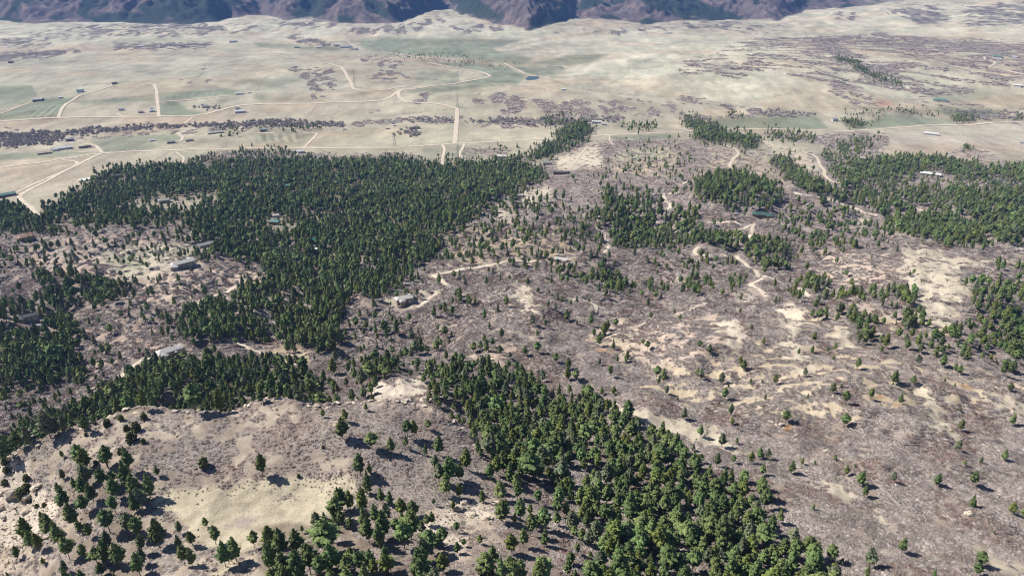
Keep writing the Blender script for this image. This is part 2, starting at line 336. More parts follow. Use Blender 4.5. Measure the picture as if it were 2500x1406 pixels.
# old tracks, ditches and fence lines between the fields
def line_tint(k, pts, w_, f_):
    q = P(k, *pts)
    for (x0, y0), (x1, y1) in zip(q[:-1], q[1:]):
        L_ = math.hypot(x1 - x0, y1 - y0); nx, ny = -(y1 - y0) / L_ * w_, (x1 - x0) / L_ * w_
        m = poly_mask([(x0 + nx, y0 + ny), (x1 + nx, y1 + ny), (x1 - nx, y1 - ny), (x0 - nx, y0 - ny)])
        if m is not None: tint.a[m[0]][m[1]] *= np.array(f_)
DK, LT = (.72, .74, .72), (1.12, 1.1, 1.08)
for k, pts, c in [('A1', [(1118, 600), (1140, 745), (1152, 848)], DK), ('A1', [(1135, 600), (1155, 740)], LT), ('A1', [(0, 790), (200, 748), (270, 700), (220, 620)], DK), ('A1', [(540, 745), (1120, 695)], DK), ('A1', [(480, 755), (1140, 735)], LT), ('A1', [(1160, 742), (1700, 700), (1850, 695)], LT),
                  ('A1', [(1990, 500), (1900, 600), (1840, 745)], DK), ('A1', [(2310, 760), (2200, 890)], DK), ('A1', [(2480, 755), (2400, 890)], DK), ('A1', [(1000, 600), (1120, 610), (1500, 590), (1650, 640)], LT), ('A1', [(600, 620), (1000, 590)], DK), ('A1', [(820, 650), (1100, 600)], LT), ('A1', [(1740, 980), (1640, 1080)], LT),
                  ('A1', [(1240, 1100), (1080, 1190)], DK), ('A1', [(0, 1075), (700, 1050)], LT), ('A1', [(850, 990), (1250, 975)], LT), ('A1', [(1490, 460), (1480, 520), (1430, 575), (1130, 575)], DK), ('A1', [(950, 520), (1060, 520)], DK), ('A1', [(1060, 520), (1130, 550)], DK), ('A1', [(720, 398), (850, 370), (1000, 350)], LT),
                  ('A2', [(855, 700), (855, 1180)], DK), ('A2', [(240, 850), (850, 790)], DK), ('A2', [(880, 1060), (870, 1180)], DK), ('A2', [(600, 950), (600, 1040)], DK), ('A2', [(900, 900), (1700, 870)], LT), ('A2', [(640, 690), (1400, 670)], LT), ('A2', [(340, 1090), (320, 1120)], DK), ('A2', [(560, 570), (860, 600)], DK), ('A2', [(110, 500), (110, 640)], (.9, .8, .7)),
                  ('A2', [(1230, 340), (1500, 290), (1900, 230)], DK), ('A2', [(2100, 530), (1950, 620)], DK), ('A2', [(2350, 400), (2100, 480), (2100, 530)], DK), ('A2', [(600, 390), (1400, 430)], LT), ('A2', [(1200, 470), (1530, 578), (1700, 640), (2100, 690), (2500, 710)], DK), ('A2', [(1540, 1195), (1900, 1195)], DK), ('A2', [(1700, 1060), (1560, 1180)], DK),
                  ('A3', [(0, 700), (600, 800), (1000, 825)], DK), ('A3', [(540, 725), (900, 670)], DK), ('A3', [(900, 780), (1600, 790), (2300, 850)], DK), ('A3', [(1500, 940), (2500, 900)], LT), ('A3', [(1900, 1080), (2500, 1070)], LT), ('A3', [(320, 330), (1050, 418), (1260, 540), (1340, 590)], LT), ('A3', [(1340, 400), (2100, 500), (2500, 560)], LT), ('A3', [(450, 500), (1100, 575), (1240, 580)], LT)]:
    line_tint(k, pts, 1.3, c)
# grass openings in the hills
BIG = [P(0, (2195, 608), (2250, 603), (2330, 630), (2430, 640), (2490, 630), (2470, 645), (2360, 650), (2345, 665), (2370, 690), (2400, 710), (2350, 730), (2315, 755), (2332, 800), (2300, 812), (2230, 800), (2240, 740), (2225, 720), (2200, 665)),
       P(0, (1898, 742), (1960, 748), (1968, 770), (1950, 800), (1945, 830), (1965, 870), (2003, 915), (1960, 920), (1930, 870), (1912, 820), (1925, 790), (1900, 775)),
       P(0, (1740, 782), (1812, 785), (1790, 810), (1817, 840), (1800, 865), (1770, 810)), P(0, (2035, 788), (2060, 793), (2087, 830), (2060, 855), (2040, 830)),
       P(0, (1256, 702), (1287, 698), (1300, 730), (1328, 767), (1300, 772), (1270, 740)), P(0, (1480, 990), (1540, 990), (1600, 1020), (1700, 1038), (1760, 1060), (1812, 1098), (1770, 1102), (1700, 1072), (1600, 1042), (1500, 1010)),
       P(0, (1980, 1168), (2030, 1178), (2092, 1217), (2050, 1220), (1990, 1190)), P(0, (2113, 1242), (2150, 1243), (2182, 1282), (2150, 1278)), P(0, (2365, 1328), (2410, 1338), (2460, 1368), (2510, 1382), (2510, 1406), (2440, 1382)),
       P(0, (2238, 925), (2272, 938), (2302, 1010), (2335, 1050), (2345, 1085), (2300, 1052), (2260, 995)), P(0, (2390, 950), (2500, 988), (2500, 1012), (2420, 982)),
       P(0, (1263, 468), (1345, 453), (1342, 492), (1310, 507), (1265, 490)), P(0, (1210, 500), (1270, 518), (1250, 542), (1203, 537)), P('B3', (1240, 190), (1380, 170), (1380, 220), (1250, 250)), P('B3', (1680, 110), (1860, 155), (1840, 200), (1760, 200)),
       P('A2', (1540, 1160), (1830, 1060), (1900, 1080), (1900, 1220), (1560, 1240)), P('A3', (600, 1030), (970, 1130), (900, 1160), (700, 1130)), P('A3', (840, 1160), (980, 1170), (1060, 1260), (1010, 1280), (900, 1240))]
for p in BIG: tint.paint(p, HILLG, 4); scrub.paint(p, 0.10, 3)
for v_, c, k, pts in [
    (.30, TAN, 0, [(1090, 600), (1200, 545), (1350, 560), (1440, 600), (1380, 650), (1200, 645), (1090, 650)]),
    (.66, TAN, 0, [(1700, 860), (1900, 830), (2100, 860), (2350, 900), (2500, 930), (2500, 1010), (2350, 1010), (2150, 1010), (2000, 1040), (1850, 1020), (1700, 1000), (1560, 960), (1580, 900)]),
    (.68, SOIL, 0, [(1400, 800), (1750, 760), (1760, 880), (1600, 900), (1450, 850)]),
    (.6, TAN, 0, [(1950, 760), (2330, 760), (2330, 810), (2100, 850), (1960, 800)]),
    (.5, SOIL, 0, [(90, 590), (220, 570), (400, 590), (520, 640), (640, 650), (640, 700), (500, 740), (350, 740), (330, 690), (180, 670), (60, 660)]),
    (.5, HILLG, 0, [(220, 620), (340, 600), (430, 590), (400, 660), (280, 670)]),
    (.15, PALEG, 'B1', [(1010, 400), (1500, 360), (1420, 440), (1250, 470), (1100, 640), (820, 580), (720, 440)]),
    (.1, HILLG, 'B1', [(1080, 490), (1240, 470), (1230, 560), (1180, 620), (1010, 620)]),
    (.6, SOIL, 0, [(2000, 620), (2190, 610), (2200, 700), (2220, 740), (2060, 740), (1960, 700)]),
    (.35, TAN, 0, [(1480, 385), (1650, 350), (1800, 370), (1950, 400), (2030, 440), (1900, 470), (1800, 420), (1650, 430), (1500, 440)]),
    (.15, PALEG, 'A3', [(410, 1080), (560, 1060), (740, 1130), (650, 1160), (440, 1120)]),
    (.2, PALEG, 'A2', [(2000, 1080), (2300, 1070), (2400, 1150), (2000, 1170)]),
    (.75, SCRUBG, 'A3', [(0, 1020), (150, 1060), (230, 1180), (100, 1260), (0, 1250)]),
    (.15, TAN, 0, [(640, 835), (760, 830), (770, 900), (660, 880)]), (.72, SOIL, 0, [(200, 770), (300, 780), (420, 800), (380, 900), (220, 900), (200, 830)]),
    (.25, HILLG, 'B2', [(540, 690), (710, 670), (700, 740), (560, 830), (350, 870), (340, 760), (500, 740)]),
    (.3, TAN, 'B2', [(1750, 1080), (1980, 1040), (2260, 1130), (2230, 1180), (2000, 1130), (1900, 1120)]),
    (.2, SOIL, 0, [(1130, 860), (1240, 850), (1250, 890), (1150, 900)])]:
    tint.paint(P(k, *pts), c, 5); scrub.paint(P(k, *pts), v_, 7)
for p in BIG: tint.paint(p, HILLG, 4); scrub.paint(p, 0.10, 3)
# orange brown dead patches
for k, pts in [('D3', [(740, 300), (870, 280), (860, 340), (800, 380), (750, 360)]), ('D3', [(1160, 330), (1240, 340), (1180, 360)]), ('D3', [(2050, 0), (2150, 30), (2130, 50), (2040, 30)]), ('D3', [(1400, 80), (1480, 90), (1450, 130), (1390, 110)]),
               ('B2', [(1900, 1130), (2040, 1130), (2010, 1180), (1920, 1170)]), ('D3', [(1500, 130), (1620, 150), (1560, 180)])]:
    tint.paint(P(k, *pts), (.33, .19, .10), 2); scrub.paint(P(k, *pts), .1, 1)
# scrub far out on the valley floor
for v_, k, pts in [
    (.45, 'A1', [(0, 955), (400, 950), (700, 935), (900, 930), (1200, 905), (1600, 900), (2000, 870), (2500, 900), (2500, 922), (1900, 935), (1300, 935), (900, 960), (850, 990), (450, 1015), (350, 1050), (0, 1070)]),
    (.45, 'A1', [(350, 1040), (900, 960), (1900, 930), (1700, 960), (1000, 980), (600, 1030)]),
    (.9, 'A2', [(0, 900), (250, 872), (600, 852), (860, 860), (1000, 880), (1240, 870), (1500, 855), (1700, 855), (1950, 835), (2060, 860), (2000, 880), (1700, 890), (1500, 912), (1200, 927), (900, 890), (500, 880), (0, 920)]),
    (.9, 'A3', [(0, 700), (300, 745), (560, 800), (980, 825), (980, 840), (700, 845), (560, 838), (300, 770), (0, 735)]), (.7, 'A3', [(0, 850), (400, 845), (700, 840), (300, 870), (0, 880)]),
    (.8, 'A2', [(945, 750), (1000, 705), (1180, 680), (1370, 735), (1330, 800), (1200, 850), (1135, 830), (1240, 770), (1120, 725)]), (.85, 'A2', [(1400, 715), (1450, 715), (1560, 760), (1750, 710), (1850, 800), (1920, 830), (1500, 860), (1450, 790)]),
    (.35, 'A2', [(1850, 720), (2500, 730), (2500, 860), (1900, 830)]), (.8, 'A2', [(530, 740), (560, 690), (700, 680), (680, 700), (600, 735)]), (.7, 'A2', [(190, 550), (300, 520), (440, 520), (420, 570), (330, 585)]), (.5, 'A2', [(440, 550), (530, 570), (430, 575)]),
    (.4, 'A2', [(160, 420), (500, 460), (400, 500), (150, 450)]), (.55, 'A2', [(230, 800), (350, 800), (340, 830), (230, 830)]),
    (.95, 'A1', [(0, 385), (200, 378), (480, 362), (470, 395), (250, 410), (0, 438)]), (.8, 'A1', [(510, 358), (590, 355), (580, 375), (510, 378)]), (1, 'A1', [(820, 330), (900, 316), (1560, 316), (1540, 335), (1100, 350), (830, 350)]),
    (.65, 'A1', [(0, 285), (200, 270), (500, 330), (200, 345), (0, 330)]), (.5, 'A1', [(200, 250), (600, 190), (1000, 180), (1500, 175), (2000, 200), (1700, 240), (1400, 270), (900, 260), (300, 290)]), (.7, 'A1', [(900, 170), (1300, 175), (1650, 190), (1600, 230), (1100, 230)]),
    (.6, 'A1', [(2000, 250), (2200, 260), (2500, 330), (2500, 350), (2200, 320)]), (.7, 'A1', [(1990, 160), (2300, 130), (2500, 140), (2400, 210), (2100, 210)]),
    (.8, 'A2', [(0, 220), (200, 205), (400, 180), (600, 190), (730, 200), (500, 235), (200, 245), (0, 235)]), (.8, 'A2', [(770, 205), (950, 180), (1250, 200), (1150, 230), (850, 225)]), (.6, 'A2', [(380, 190), (760, 130), (760, 170), (500, 200)]),
    (.3, 'A2', [(1500, 240), (2000, 210), (2500, 200), (2400, 250), (1600, 260)]), (.45, 'A1', [(2100, 500), (2400, 500), (2430, 600), (2430, 680), (2280, 720), (2250, 620)]), (.3, 'A1', [(1500, 460), (1500, 520), (1430, 570), (1400, 560), (1480, 500)]),
    (.25, 'A1', [(1180, 570), (1600, 590), (1400, 600)]),
    (.45, 'A3', [(420, 300), (900, 265), (1300, 240), (2500, 310), (2500, 600), (2300, 620), (1600, 680), (1100, 575), (700, 545), (450, 500), (520, 400)]), (.4, 'A3', [(0, 470), (400, 340), (330, 420), (500, 560), (0, 550)]),
    (.75, 'A3', [(960, 290), (1100, 320), (1500, 500), (1800, 640), (1600, 680), (1350, 570), (1050, 400)]), (.72, 'A3', [(1270, 260), (2500, 340), (2500, 420), (1700, 380), (1400, 330)]),
    (.05, 'A3', [(1130, 300), (1500, 390), (1900, 440), (2100, 500), (2000, 510), (1700, 470), (1400, 430), (1200, 340)]), (.05, 'A3', [(320, 330), (650, 350), (1050, 415), (900, 420), (600, 380), (350, 390)]), (.05, 'A3', [(850, 455), (1000, 470), (1240, 550), (1000, 510)]), (.05, 'A3', [(1700, 530), (1900, 560), (2000, 600), (1850, 590)]),
    (.6, 'A3', [(1130, 590), (1300, 610), (1400, 700), (1540, 760), (1250, 770), (1200, 720), (1050, 660)]), (.5, 'A3', [(1600, 680), (2200, 640), (2100, 680), (1700, 690)]),
    (.9, 'A3', [(1150, 970), (1280, 965), (1500, 990), (1505, 1060), (1430, 1120), (1300, 1150), (1100, 1070), (850, 1030), (600, 975), (900, 990)]), (.9, 'A1', [(1330, 1200), (1500, 1125), (1800, 1090), (2100, 1095), (2130, 1140), (1900, 1200), (1500, 1230)]),
    (.85, 'A2', [(0, 1140), (300, 1120), (560, 1125), (570, 1170), (200, 1180), (0, 1190)]), (.6, 'A1', [(2130, 1110), (2400, 1110), (2500, 1140), (2400, 1180), (2200, 1170)]), (.35, 'A3', [(1900, 1080), (2150, 1080), (2330, 1140), (2300, 1200), (2100, 1190), (1950, 1130)]),
    (.6, 'A3', [(1100, 90), (1250, 90), (1270, 140), (1150, 140)]), (.75, 'A3', [(1500, 100), (1600, 40), (1900, 50), (2000, 150), (1750, 190), (1650, 130)]), (.7, 'A3', [(2000, 60), (2500, 20), (2500, 180), (2100, 200), (2030, 150), (2100, 100)]), (.45, 'A3', [(0, 120), (300, 160), (700, 190), (900, 200), (600, 240), (0, 210)]),
    (.5, 'A2', [(900, 1080), (1250, 1080), (1200, 1150), (900, 1140)]), (.5, 'A3', [(1600, 740), (2200, 760), (2250, 780), (1800, 775)])]:
    scrub.paint(P(k, *pts), v_, 2)
# the bluff in front
FR = P(0, (-40, 1130), (0, 1112), (150, 1055), (262, 1016), (330, 996), (560, 1001), (690, 970), (850, 976), (1040, 986), (1150, 1060), (1180, 1100), (1200, 1200), (1230, 1406), (1230, 1450), (-40, 1450))
tint.paint(FR, (.42, .35, .28), 1); scrub.paint(FR, 0.50, 1); scrub.paint(P(0, (270, 1015), (330, 1000), (700, 985), (700, 1170), (450, 1185), (330, 1180), (250, 1100)), .6, 5)
for v_, c, k, pts in [
    (.9, SCRUBG, 0, [(640, 1050), (700, 1030), (790, 1030), (840, 1055), (840, 1115), (770, 1120), (760, 1150), (700, 1160), (680, 1110), (630, 1090)]), (.5, SCRUBG, 0, [(480, 1013), (560, 1013), (595, 1050), (560, 1077), (490, 1060)]),
    (.9, SCRUBG, 0, [(355, 1075), (470, 1065), (520, 1085), (575, 1100), (575, 1150), (480, 1190), (420, 1190), (385, 1150), (345, 1120)]), (.6, SCRUBG, 0, [(700, 980), (830, 985), (840, 1020), (750, 1025)]),
    (.92, SCRUBG, 0, [(830, 985), (1010, 990), (1100, 1030), (1150, 1062), (1175, 1130), (1180, 1230), (1060, 1235), (1000, 1250), (900, 1240), (885, 1170), (850, 1120), (850, 1050)]), (.85, SCRUBG, 0, [(885, 1250), (1000, 1250), (1020, 1300), (900, 1330), (830, 1290)]),
    (.85, SCRUBG, 0, [(60, 1100), (110, 1110), (80, 1125), (50, 1120)]), (.9, SCRUBG, 'D1', [(500, 490), (640, 460), (650, 500), (560, 550), (500, 530)]), (.85, SCRUBG, 'D1', [(330, 620), (400, 560), (470, 560), (450, 630), (350, 650)]),
    (.8, SCRUBG, 'D1', [(400, 830), (560, 830), (700, 900), (540, 980), (400, 980)]), (.8, SCRUBG, 'D1', [(1050, 1240), (1250, 1220), (1300, 1340), (1100, 1399), (1000, 1300)]),
    (.85, SCRUBG, 0, [(1080, 1390), (1200, 1330), (1300, 1340), (1300, 1406), (1100, 1406)]),
    (.0, BOWL, 0, [(345, 1225), (400, 1200), (450, 1190), (600, 1178), (700, 1160), (820, 1163), (880, 1178), (830, 1210), (815, 1250), (760, 1310), (640, 1335), (560, 1345), (500, 1335), (430, 1275), (400, 1245)]),
    (.05, BOWL, 0, [(520, 1330), (580, 1330), (560, 1406), (500, 1406), (530, 1370)])]:
    tint.paint(P(k, *pts), c, 3); scrub.paint(P(k, *pts), v_, 3)
tint.paint(P('D1', (1680, 1000), (1800, 950), (1920, 960), (1880, 1010), (1800, 1060), (1700, 1050)), (.40, .34, .30), 3)
scrub.paint(P('D1', (1760, 930), (1850, 925), (1930, 960), (1880, 1000), (1810, 990)), .6, 2); scrub.paint(P('D1', (1950, 790), (2350, 760), (2300, 850), (2000, 880)), .25, 5)
# bare rock
ROCKS = [P(0, (-20, 1100), (30, 1100), (90, 1190), (150, 1250), (130, 1300), (60, 1330), (-20, 1330)), P('D2', (780, 890), (860, 840), (1150, 870), (1200, 960), (1120, 1000), (960, 1000), (900, 930), (720, 990), (690, 1060), (780, 1120), (960, 1150), (1100, 1120), (1000, 1170), (760, 1160), (530, 1080), (520, 1010), (690, 1000)),
         P(0, (890, 968), (930, 935), (985, 920), (1048, 925), (1042, 984), (1000, 976), (930, 974))]
tint.paint(P('D1', (-40, 1000), (150, 960), (250, 1020), (150, 1150), (100, 1250), (-40, 1300)), (.40, .30, .20), 4); scrub.paint(P('D1', (-40, 1000), (150, 960), (250, 1020), (150, 1150), (100, 1250), (-40, 1300)), .45, 4)
rock.paint(P('D1', (0, 1200), (200, 1150), (420, 1240), (400, 1340), (200, 1380), (0, 1399)), .5, 3)
for q in ROCKS: tint.paint(q, ROCK, 2); rock.paint(q, 0.8, 2); scrub.paint(q, .12, 2)
for v_, k, pts in [(.5, 0, [(60, 640), (200, 570), (420, 600), (640, 650), (640, 700), (480, 745), (350, 745), (250, 660)]), (.55, 0, [(1120, 690), (1250, 690), (1310, 780), (1350, 850), (1280, 880), (1180, 800), (1100, 740)]), (.6, 0, [(1480, 770), (1740, 790), (1740, 890), (1600, 900), (1450, 820)]),
                   (.5, 0, [(1960, 620), (2200, 600), (2210, 740), (2050, 740), (1950, 700)]), (.35, 0, [(1700, 930), (2000, 900), (2100, 1010), (1900, 1050), (1700, 1000)]), (.3, 0, [(1600, 600), (1700, 600), (1750, 720), (1620, 730)]),
                   (.35, 0, [(2400, 900), (2500, 900), (2500, 1100), (2420, 1000)]), (.35, 0, [(200, 940), (280, 930), (260, 1000), (120, 1030), (20, 1000), (100, 980)]), (.3, 0, [(1900, 1100), (2060, 1100), (2100, 1200), (1950, 1190)]), (.4, 'A3', [(1400, 720), (1520, 740), (1500, 770), (1420, 760)])]:
    rock.paint(P(k, *pts), v_, 6)
tint.paint(P('A3', (1420, 730), (1500, 730), (1560, 765), (1450, 770)), (.48, .29, .20), 2)
for k, pts in [('B2', [(1230, 230), (1100, 200), (1050, 250)]), ('B1', [(560, 860), (820, 880), (800, 960), (600, 1000), (560, 940)])]:
    scrub.paint(P(k, *pts), .97, 5)

# pines: share of full canopy
for v_, k, pts in [
    (1, 0, [(215, 455), (235, 432), (300, 412), (420, 405), (600, 395), (700, 388), (830, 397), (960, 392), (1080, 400), (1180, 402), (1240, 398), (1330, 415), (1325, 440), (1290, 455), (1262, 470), (1210, 515), (1166, 556), (1092, 583), (1065, 632), (1011, 672), (991, 700), (931, 714), (927, 756), (870, 740), (830, 745),
                (740, 750), (640, 700), (640, 660), (560, 640), (480, 600), (450, 575), (440, 555), (330, 552), (180, 562), (90, 566), (0, 574), (-20, 500), (60, 505), (95, 535), (105, 500), (160, 480)]),
    (.2, 0, [(300, 492), (400, 482), (540, 478), (540, 492), (470, 520), (330, 530)]), (.75, 0, [(95, 500), (300, 490), (330, 520), (480, 520), (480, 560), (330, 552), (95, 560)]),
    (.0, 'B1', [(150, 0), (500, 0), (450, 60), (250, 130), (180, 60)]), (.1, 'B1', [(2170, 190), (2230, 155), (2440, 165), (2430, 190), (2250, 215)]), (.1, 'B1', [(1950, 20), (2010, 40), (1990, 110), (1950, 80)]), (.25, 'B1', [(1900, 180), (2170, 190), (2180, 320), (1760, 320), (2000, 280)]),
    (.95, 0, [(455, 745), (480, 725), (560, 700), (640, 685), (760, 690), (845, 745), (830, 800), (840, 870), (800, 860), (700, 855), (640, 830), (600, 840), (540, 830), (470, 850), (440, 830), (400, 820)]), (.15, 0, [(640, 775), (690, 780), (680, 830), (640, 820)]),
    (.5, 0, [(300, 765), (340, 750), (450, 755), (455, 815), (400, 825), (330, 815)]), (.9, 0, [(-10, 750), (80, 745), (170, 755), (185, 800), (190, 850), (205, 900), (212, 942), (150, 935), (100, 960), (-10, 965)]),
    (.9, 0, [(140, 700), (200, 685), (300, 685), (340, 695), (348, 720), (330, 745), (260, 762), (200, 760), (140, 765), (60, 755)]), (.7, 0, [(82, 672), (200, 672), (220, 690), (100, 705)]), (.4, 0, [(-10, 600), (80, 595), (107, 620), (100, 660), (0, 665)]), (.3, 0, [(150, 590), (200, 560), (480, 560), (500, 600), (320, 590)]),
    (.12, 0, [(0, 580), (150, 560), (440, 556), (400, 640), (120, 670)]), (.35, 'B1', [(1180, 340), (1300, 340), (1290, 390), (1190, 390)]), (.6, 'B1', [(1240, 480), (1350, 460), (1560, 430), (1700, 440), (1560, 500), (1400, 500)]),
    (1, 0, [(285, 950), (300, 925), (380, 892), (480, 890), (600, 885), (740, 893), (790, 935), (802, 962), (780, 985), (690, 978), (620, 988), (560, 1005), (430, 1003), (330, 1003), (250, 1025), (150, 1065), (0, 1125), (-30, 1110), (60, 1045), (160, 1010), (230, 990), (262, 975)]),
    (.2, 0, [(0, 960), (200, 945), (260, 960), (150, 1005), (20, 1050)]),
    (.75, 0, [(850, 905), (905, 888), (975, 890), (965, 915), (900, 950), (865, 960)]), (.35, 0, [(800, 940), (870, 930), (930, 960), (900, 985), (800, 975)]), (.55, 0, [(975, 890), (1060, 895), (1060, 915), (1000, 915)]),
    (1, 0, [(1050, 910), (1100, 903), (1180, 906), (1250, 905), (1290, 935), (1330, 965), (1440, 972), (1480, 1000), (1560, 1050), (1640, 1085), (1690, 1130), (1720, 1170), (1850, 1185), (1872, 1232), (1900, 1290), (1960, 1330), (2060, 1372), (2085, 1420), (1420, 1420), (1400, 1330), (1330, 1290), (1260, 1270), (1200, 1240), (1190, 1190), (1178, 1120), (1160, 1072), (1120, 1042), (1080, 1010), (1045, 985)]),
    (.42, 0, [(1180, 1180), (1300, 1170), (1420, 1250), (1480, 1330), (1470, 1420), (1180, 1420), (1260, 1320), (1210, 1290), (1190, 1240)]), (.15, 0, [(1050, 1180), (1190, 1180), (1200, 1240), (1060, 1240)]), (.12, 'D2', [(1600, 640), (1780, 650), (1800, 780), (1640, 760)]), (.35, 'D2', [(640, 130), (900, 170), (1000, 330), (960, 370), (800, 260)]),
    (.9, 0, [(1480, 442), (1540, 432), (1572, 470), (1560, 500), (1620, 522), (1680, 507), (1702, 520), (1690, 560), (1750, 572), (1800, 582), (1850, 592), (1900, 582), (1937, 650), (1880, 674), (1830, 642), (1790, 612), (1700, 602), (1600, 602), (1500, 612), (1440, 602), (1360, 592), (1352, 560), (1400, 532), (1470, 512)]),
    (.35, 0, [(1480, 442), (1560, 432), (1600, 500), (1500, 510)]), (.15, 0, [(1590, 440), (1640, 440), (1650, 510), (1610, 520)]), (.1, 'B3', [(200, 200), (460, 200), (540, 250), (500, 340), (360, 330), (230, 300), (150, 250)]),
    (.9, 0, [(1685, 445), (1760, 425), (1830, 430), (1870, 440), (1903, 470), (1912, 500), (1870, 532), (1820, 515), (1760, 500), (1700, 490), (1683, 465)]), (.9, 0, [(1880, 392), (1930, 395), (1985, 440), (2040, 470), (2100, 500), (2112, 532), (2020, 492), (1960, 472), (1920, 440)]),
    (.4, 0, [(2000, 390), (2060, 380), (2100, 400), (2060, 430), (2010, 430)]), (1, 0, [(2040, 425), (2100, 397), (2190, 385), (2300, 392), (2400, 412), (2520, 410), (2520, 447), (2400, 442), (2250, 440), (2100, 450), (2060, 475)]),
    (.5, 0, [(2060, 470), (2100, 445), (2520, 440), (2520, 545), (2250, 545), (2160, 520), (2100, 500)]), (.12, 0, [(2235, 418), (2310, 418), (2310, 440), (2240, 440)]), (.75, 0, [(2310, 470), (2520, 460), (2520, 560), (2360, 530)]),
    (.9, 0, [(2130, 500), (2200, 505), (2230, 540), (2300, 530), (2400, 540), (2520, 520), (2520, 602), (2400, 602), (2300, 595), (2200, 572), (2140, 560)]), (.4, 0, [(1960, 580), (2130, 550), (2200, 580), (2120, 600), (1980, 620)]), (.25, 0, [(1900, 500), (2060, 500), (2080, 560), (1950, 600), (1900, 560)]),
    (.95, 0, [(1300, 372), (1350, 350), (1370, 322), (1400, 302), (1440, 300), (1442, 330), (1425, 350), (1370, 372), (1330, 392), (1240, 402), (1230, 388), (1300, 382)]), (.95, 0, [(1655, 283), (1700, 290), (1740, 310), (1760, 325), (1850, 335), (1862, 357), (1820, 362), (1760, 352), (1700, 342), (1690, 315)]),
    (.8, 0, [(1320, 300), (1400, 285), (1400, 292), (1340, 306)]), (.3, 0, [(1860, 320), (1980, 330), (2000, 350), (1880, 345)]), (.4, 'A3', [(1050, 1080), (1250, 1030), (1450, 1000), (1400, 1080), (1230, 1170), (1060, 1180)]),
    (.85, 0, [(2390, 782), (2440, 772), (2520, 760), (2520, 892), (2450, 862), (2400, 812)]), (.35, 0, [(2350, 700), (2520, 640), (2520, 780), (2380, 780)]), (.75, 0, [(2065, 780), (2110, 772), (2160, 830), (2150, 845), (2110, 840)]), (.7, 0, [(2195, 780), (2240, 775), (2268, 820), (2230, 832), (2195, 815)]), (.35, 0, [(2180, 820), (2420, 790), (2460, 880), (2320, 880), (2200, 850)]),
    (.85, 0, [(1945, 690), (1990, 690), (2022, 712), (2000, 724), (1950, 712)]), (.7, 0, [(2175, 715), (2225, 715), (2232, 755), (2200, 750)]), (.5, 0, [(1920, 725), (2140, 715), (2140, 735), (1930, 735)]), (.85, 0, [(1445, 678), (1480, 665), (1540, 700), (1540, 720), (1500, 718), (1445, 705)]), (.8, 0, [(1565, 722), (1590, 708), (1610, 735), (1590, 742)]),
    (.7, 0, [(1343, 662), (1370, 655), (1432, 680), (1430, 697), (1390, 690)]), (.75, 0, [(1452, 622), (1482, 622), (1482, 670), (1455, 665)]), (.7, 0, [(1112, 722), (1135, 715), (1150, 750), (1120, 752)]),
    (.16, 0, [(1080, 600), (1200, 500), (1330, 470), (1480, 560), (1500, 640), (1360, 650), (1080, 680)]), (.3, 0, [(1080, 590), (1180, 540), (1250, 560), (1200, 620), (1080, 640)]), (.5, 0, [(1230, 480), (1290, 500), (1260, 520), (1200, 510)]), (.14, 0, [(1560, 600), (1780, 610), (1800, 720), (1620, 740)]), (.25, 0, [(1640, 650), (1750, 650), (1770, 710), (1650, 710)]),
    (.06, 0, [(1480, 360), (1680, 330), (1700, 440), (1560, 480), (1450, 430)]), (.12, 0, [(1500, 400), (1700, 380), (1700, 430), (1560, 440)]), (.1, 0, [(880, 760), (1100, 760), (1100, 880), (820, 890)]),
    (.06, 0, [(230, 760), (310, 770), (300, 900), (220, 900)]), (.06, 0, [(330, 640), (640, 660), (560, 740), (340, 740)]), (.12, 0, [(200, 930), (300, 900), (280, 960), (200, 970)]),
    (.6, 'D1', [(420, 600), (1000, 560), (1120, 860), (1000, 880), (1150, 1150), (1000, 1399), (350, 1399), (480, 1180), (560, 1000), (430, 830)]), (.0, 'D1', [(900, 560), (1100, 640), (1080, 720), (1000, 680)]), (.65, 'D1', [(1880, 1040), (2100, 1010), (2280, 1040), (2500, 960), (2560, 1399), (1900, 1399)]),
    (.7, 'D2', [(0, 1200), (260, 980), (420, 960), (520, 1010), (700, 1150), (800, 1300), (820, 1399), (0, 1399)]), (.12, 'D1', [(100, 1050), (420, 1000), (480, 1200), (300, 1399), (0, 1399)]),
    (.85, 'A3', [(1110, 415), (1250, 430), (1400, 540), (1600, 590), (1625, 632), (1500, 610), (1350, 560), (1200, 460)]), (.5, 'A3', [(1270, 275), (1700, 280), (2100, 310), (2500, 335), (2500, 352), (2100, 335), (1700, 300), (1300, 290)]),
    (.8, 'A3', [(1180, 890), (1240, 870), (1320, 875), (1330, 920), (1290, 942), (1200, 915)]), (.25, 'A3', [(1330, 890), (1440, 870), (1430, 910), (1340, 920)]), (.5, 'A3', [(1540, 790), (1750, 800), (1900, 840), (1700, 830), (1540, 820)]), (.7, 'A3', [(1980, 850), (2170, 850), (2160, 890), (1990, 895)]), (.8, 'A3', [(2420, 850), (2500, 830), (2500, 870), (2430, 880)]),
    (.5, 'A3', [(340, 830), (470, 830), (450, 855), (350, 855)]), (.15, 'A3', [(1150, 820), (1540, 790), (1500, 850), (1200, 850)]), (.25, 'A2', [(1100, 1080), (1240, 1070), (1240, 1110), (1100, 1110)]), (.4, 'A1', [(1380, 1180), (1520, 1150), (1700, 1170), (1500, 1230)]), (.3, 'A1', [(1600, 1100), (2100, 1090), (2100, 1150), (1700, 1160)]),
    (.5, 'A1', [(1610, 930), (1760, 930), (1760, 960), (1610, 965)]), (.35, 'A1', [(1880, 930), (2350, 920), (2340, 945), (1900, 955)]), (.3, 'A3', [(0, 120), (500, 190), (700, 200), (500, 210), (0, 160)]), (.35, 'A3', [(2050, 1080), (2150, 1080), (2150, 1110), (2050, 1110)]),
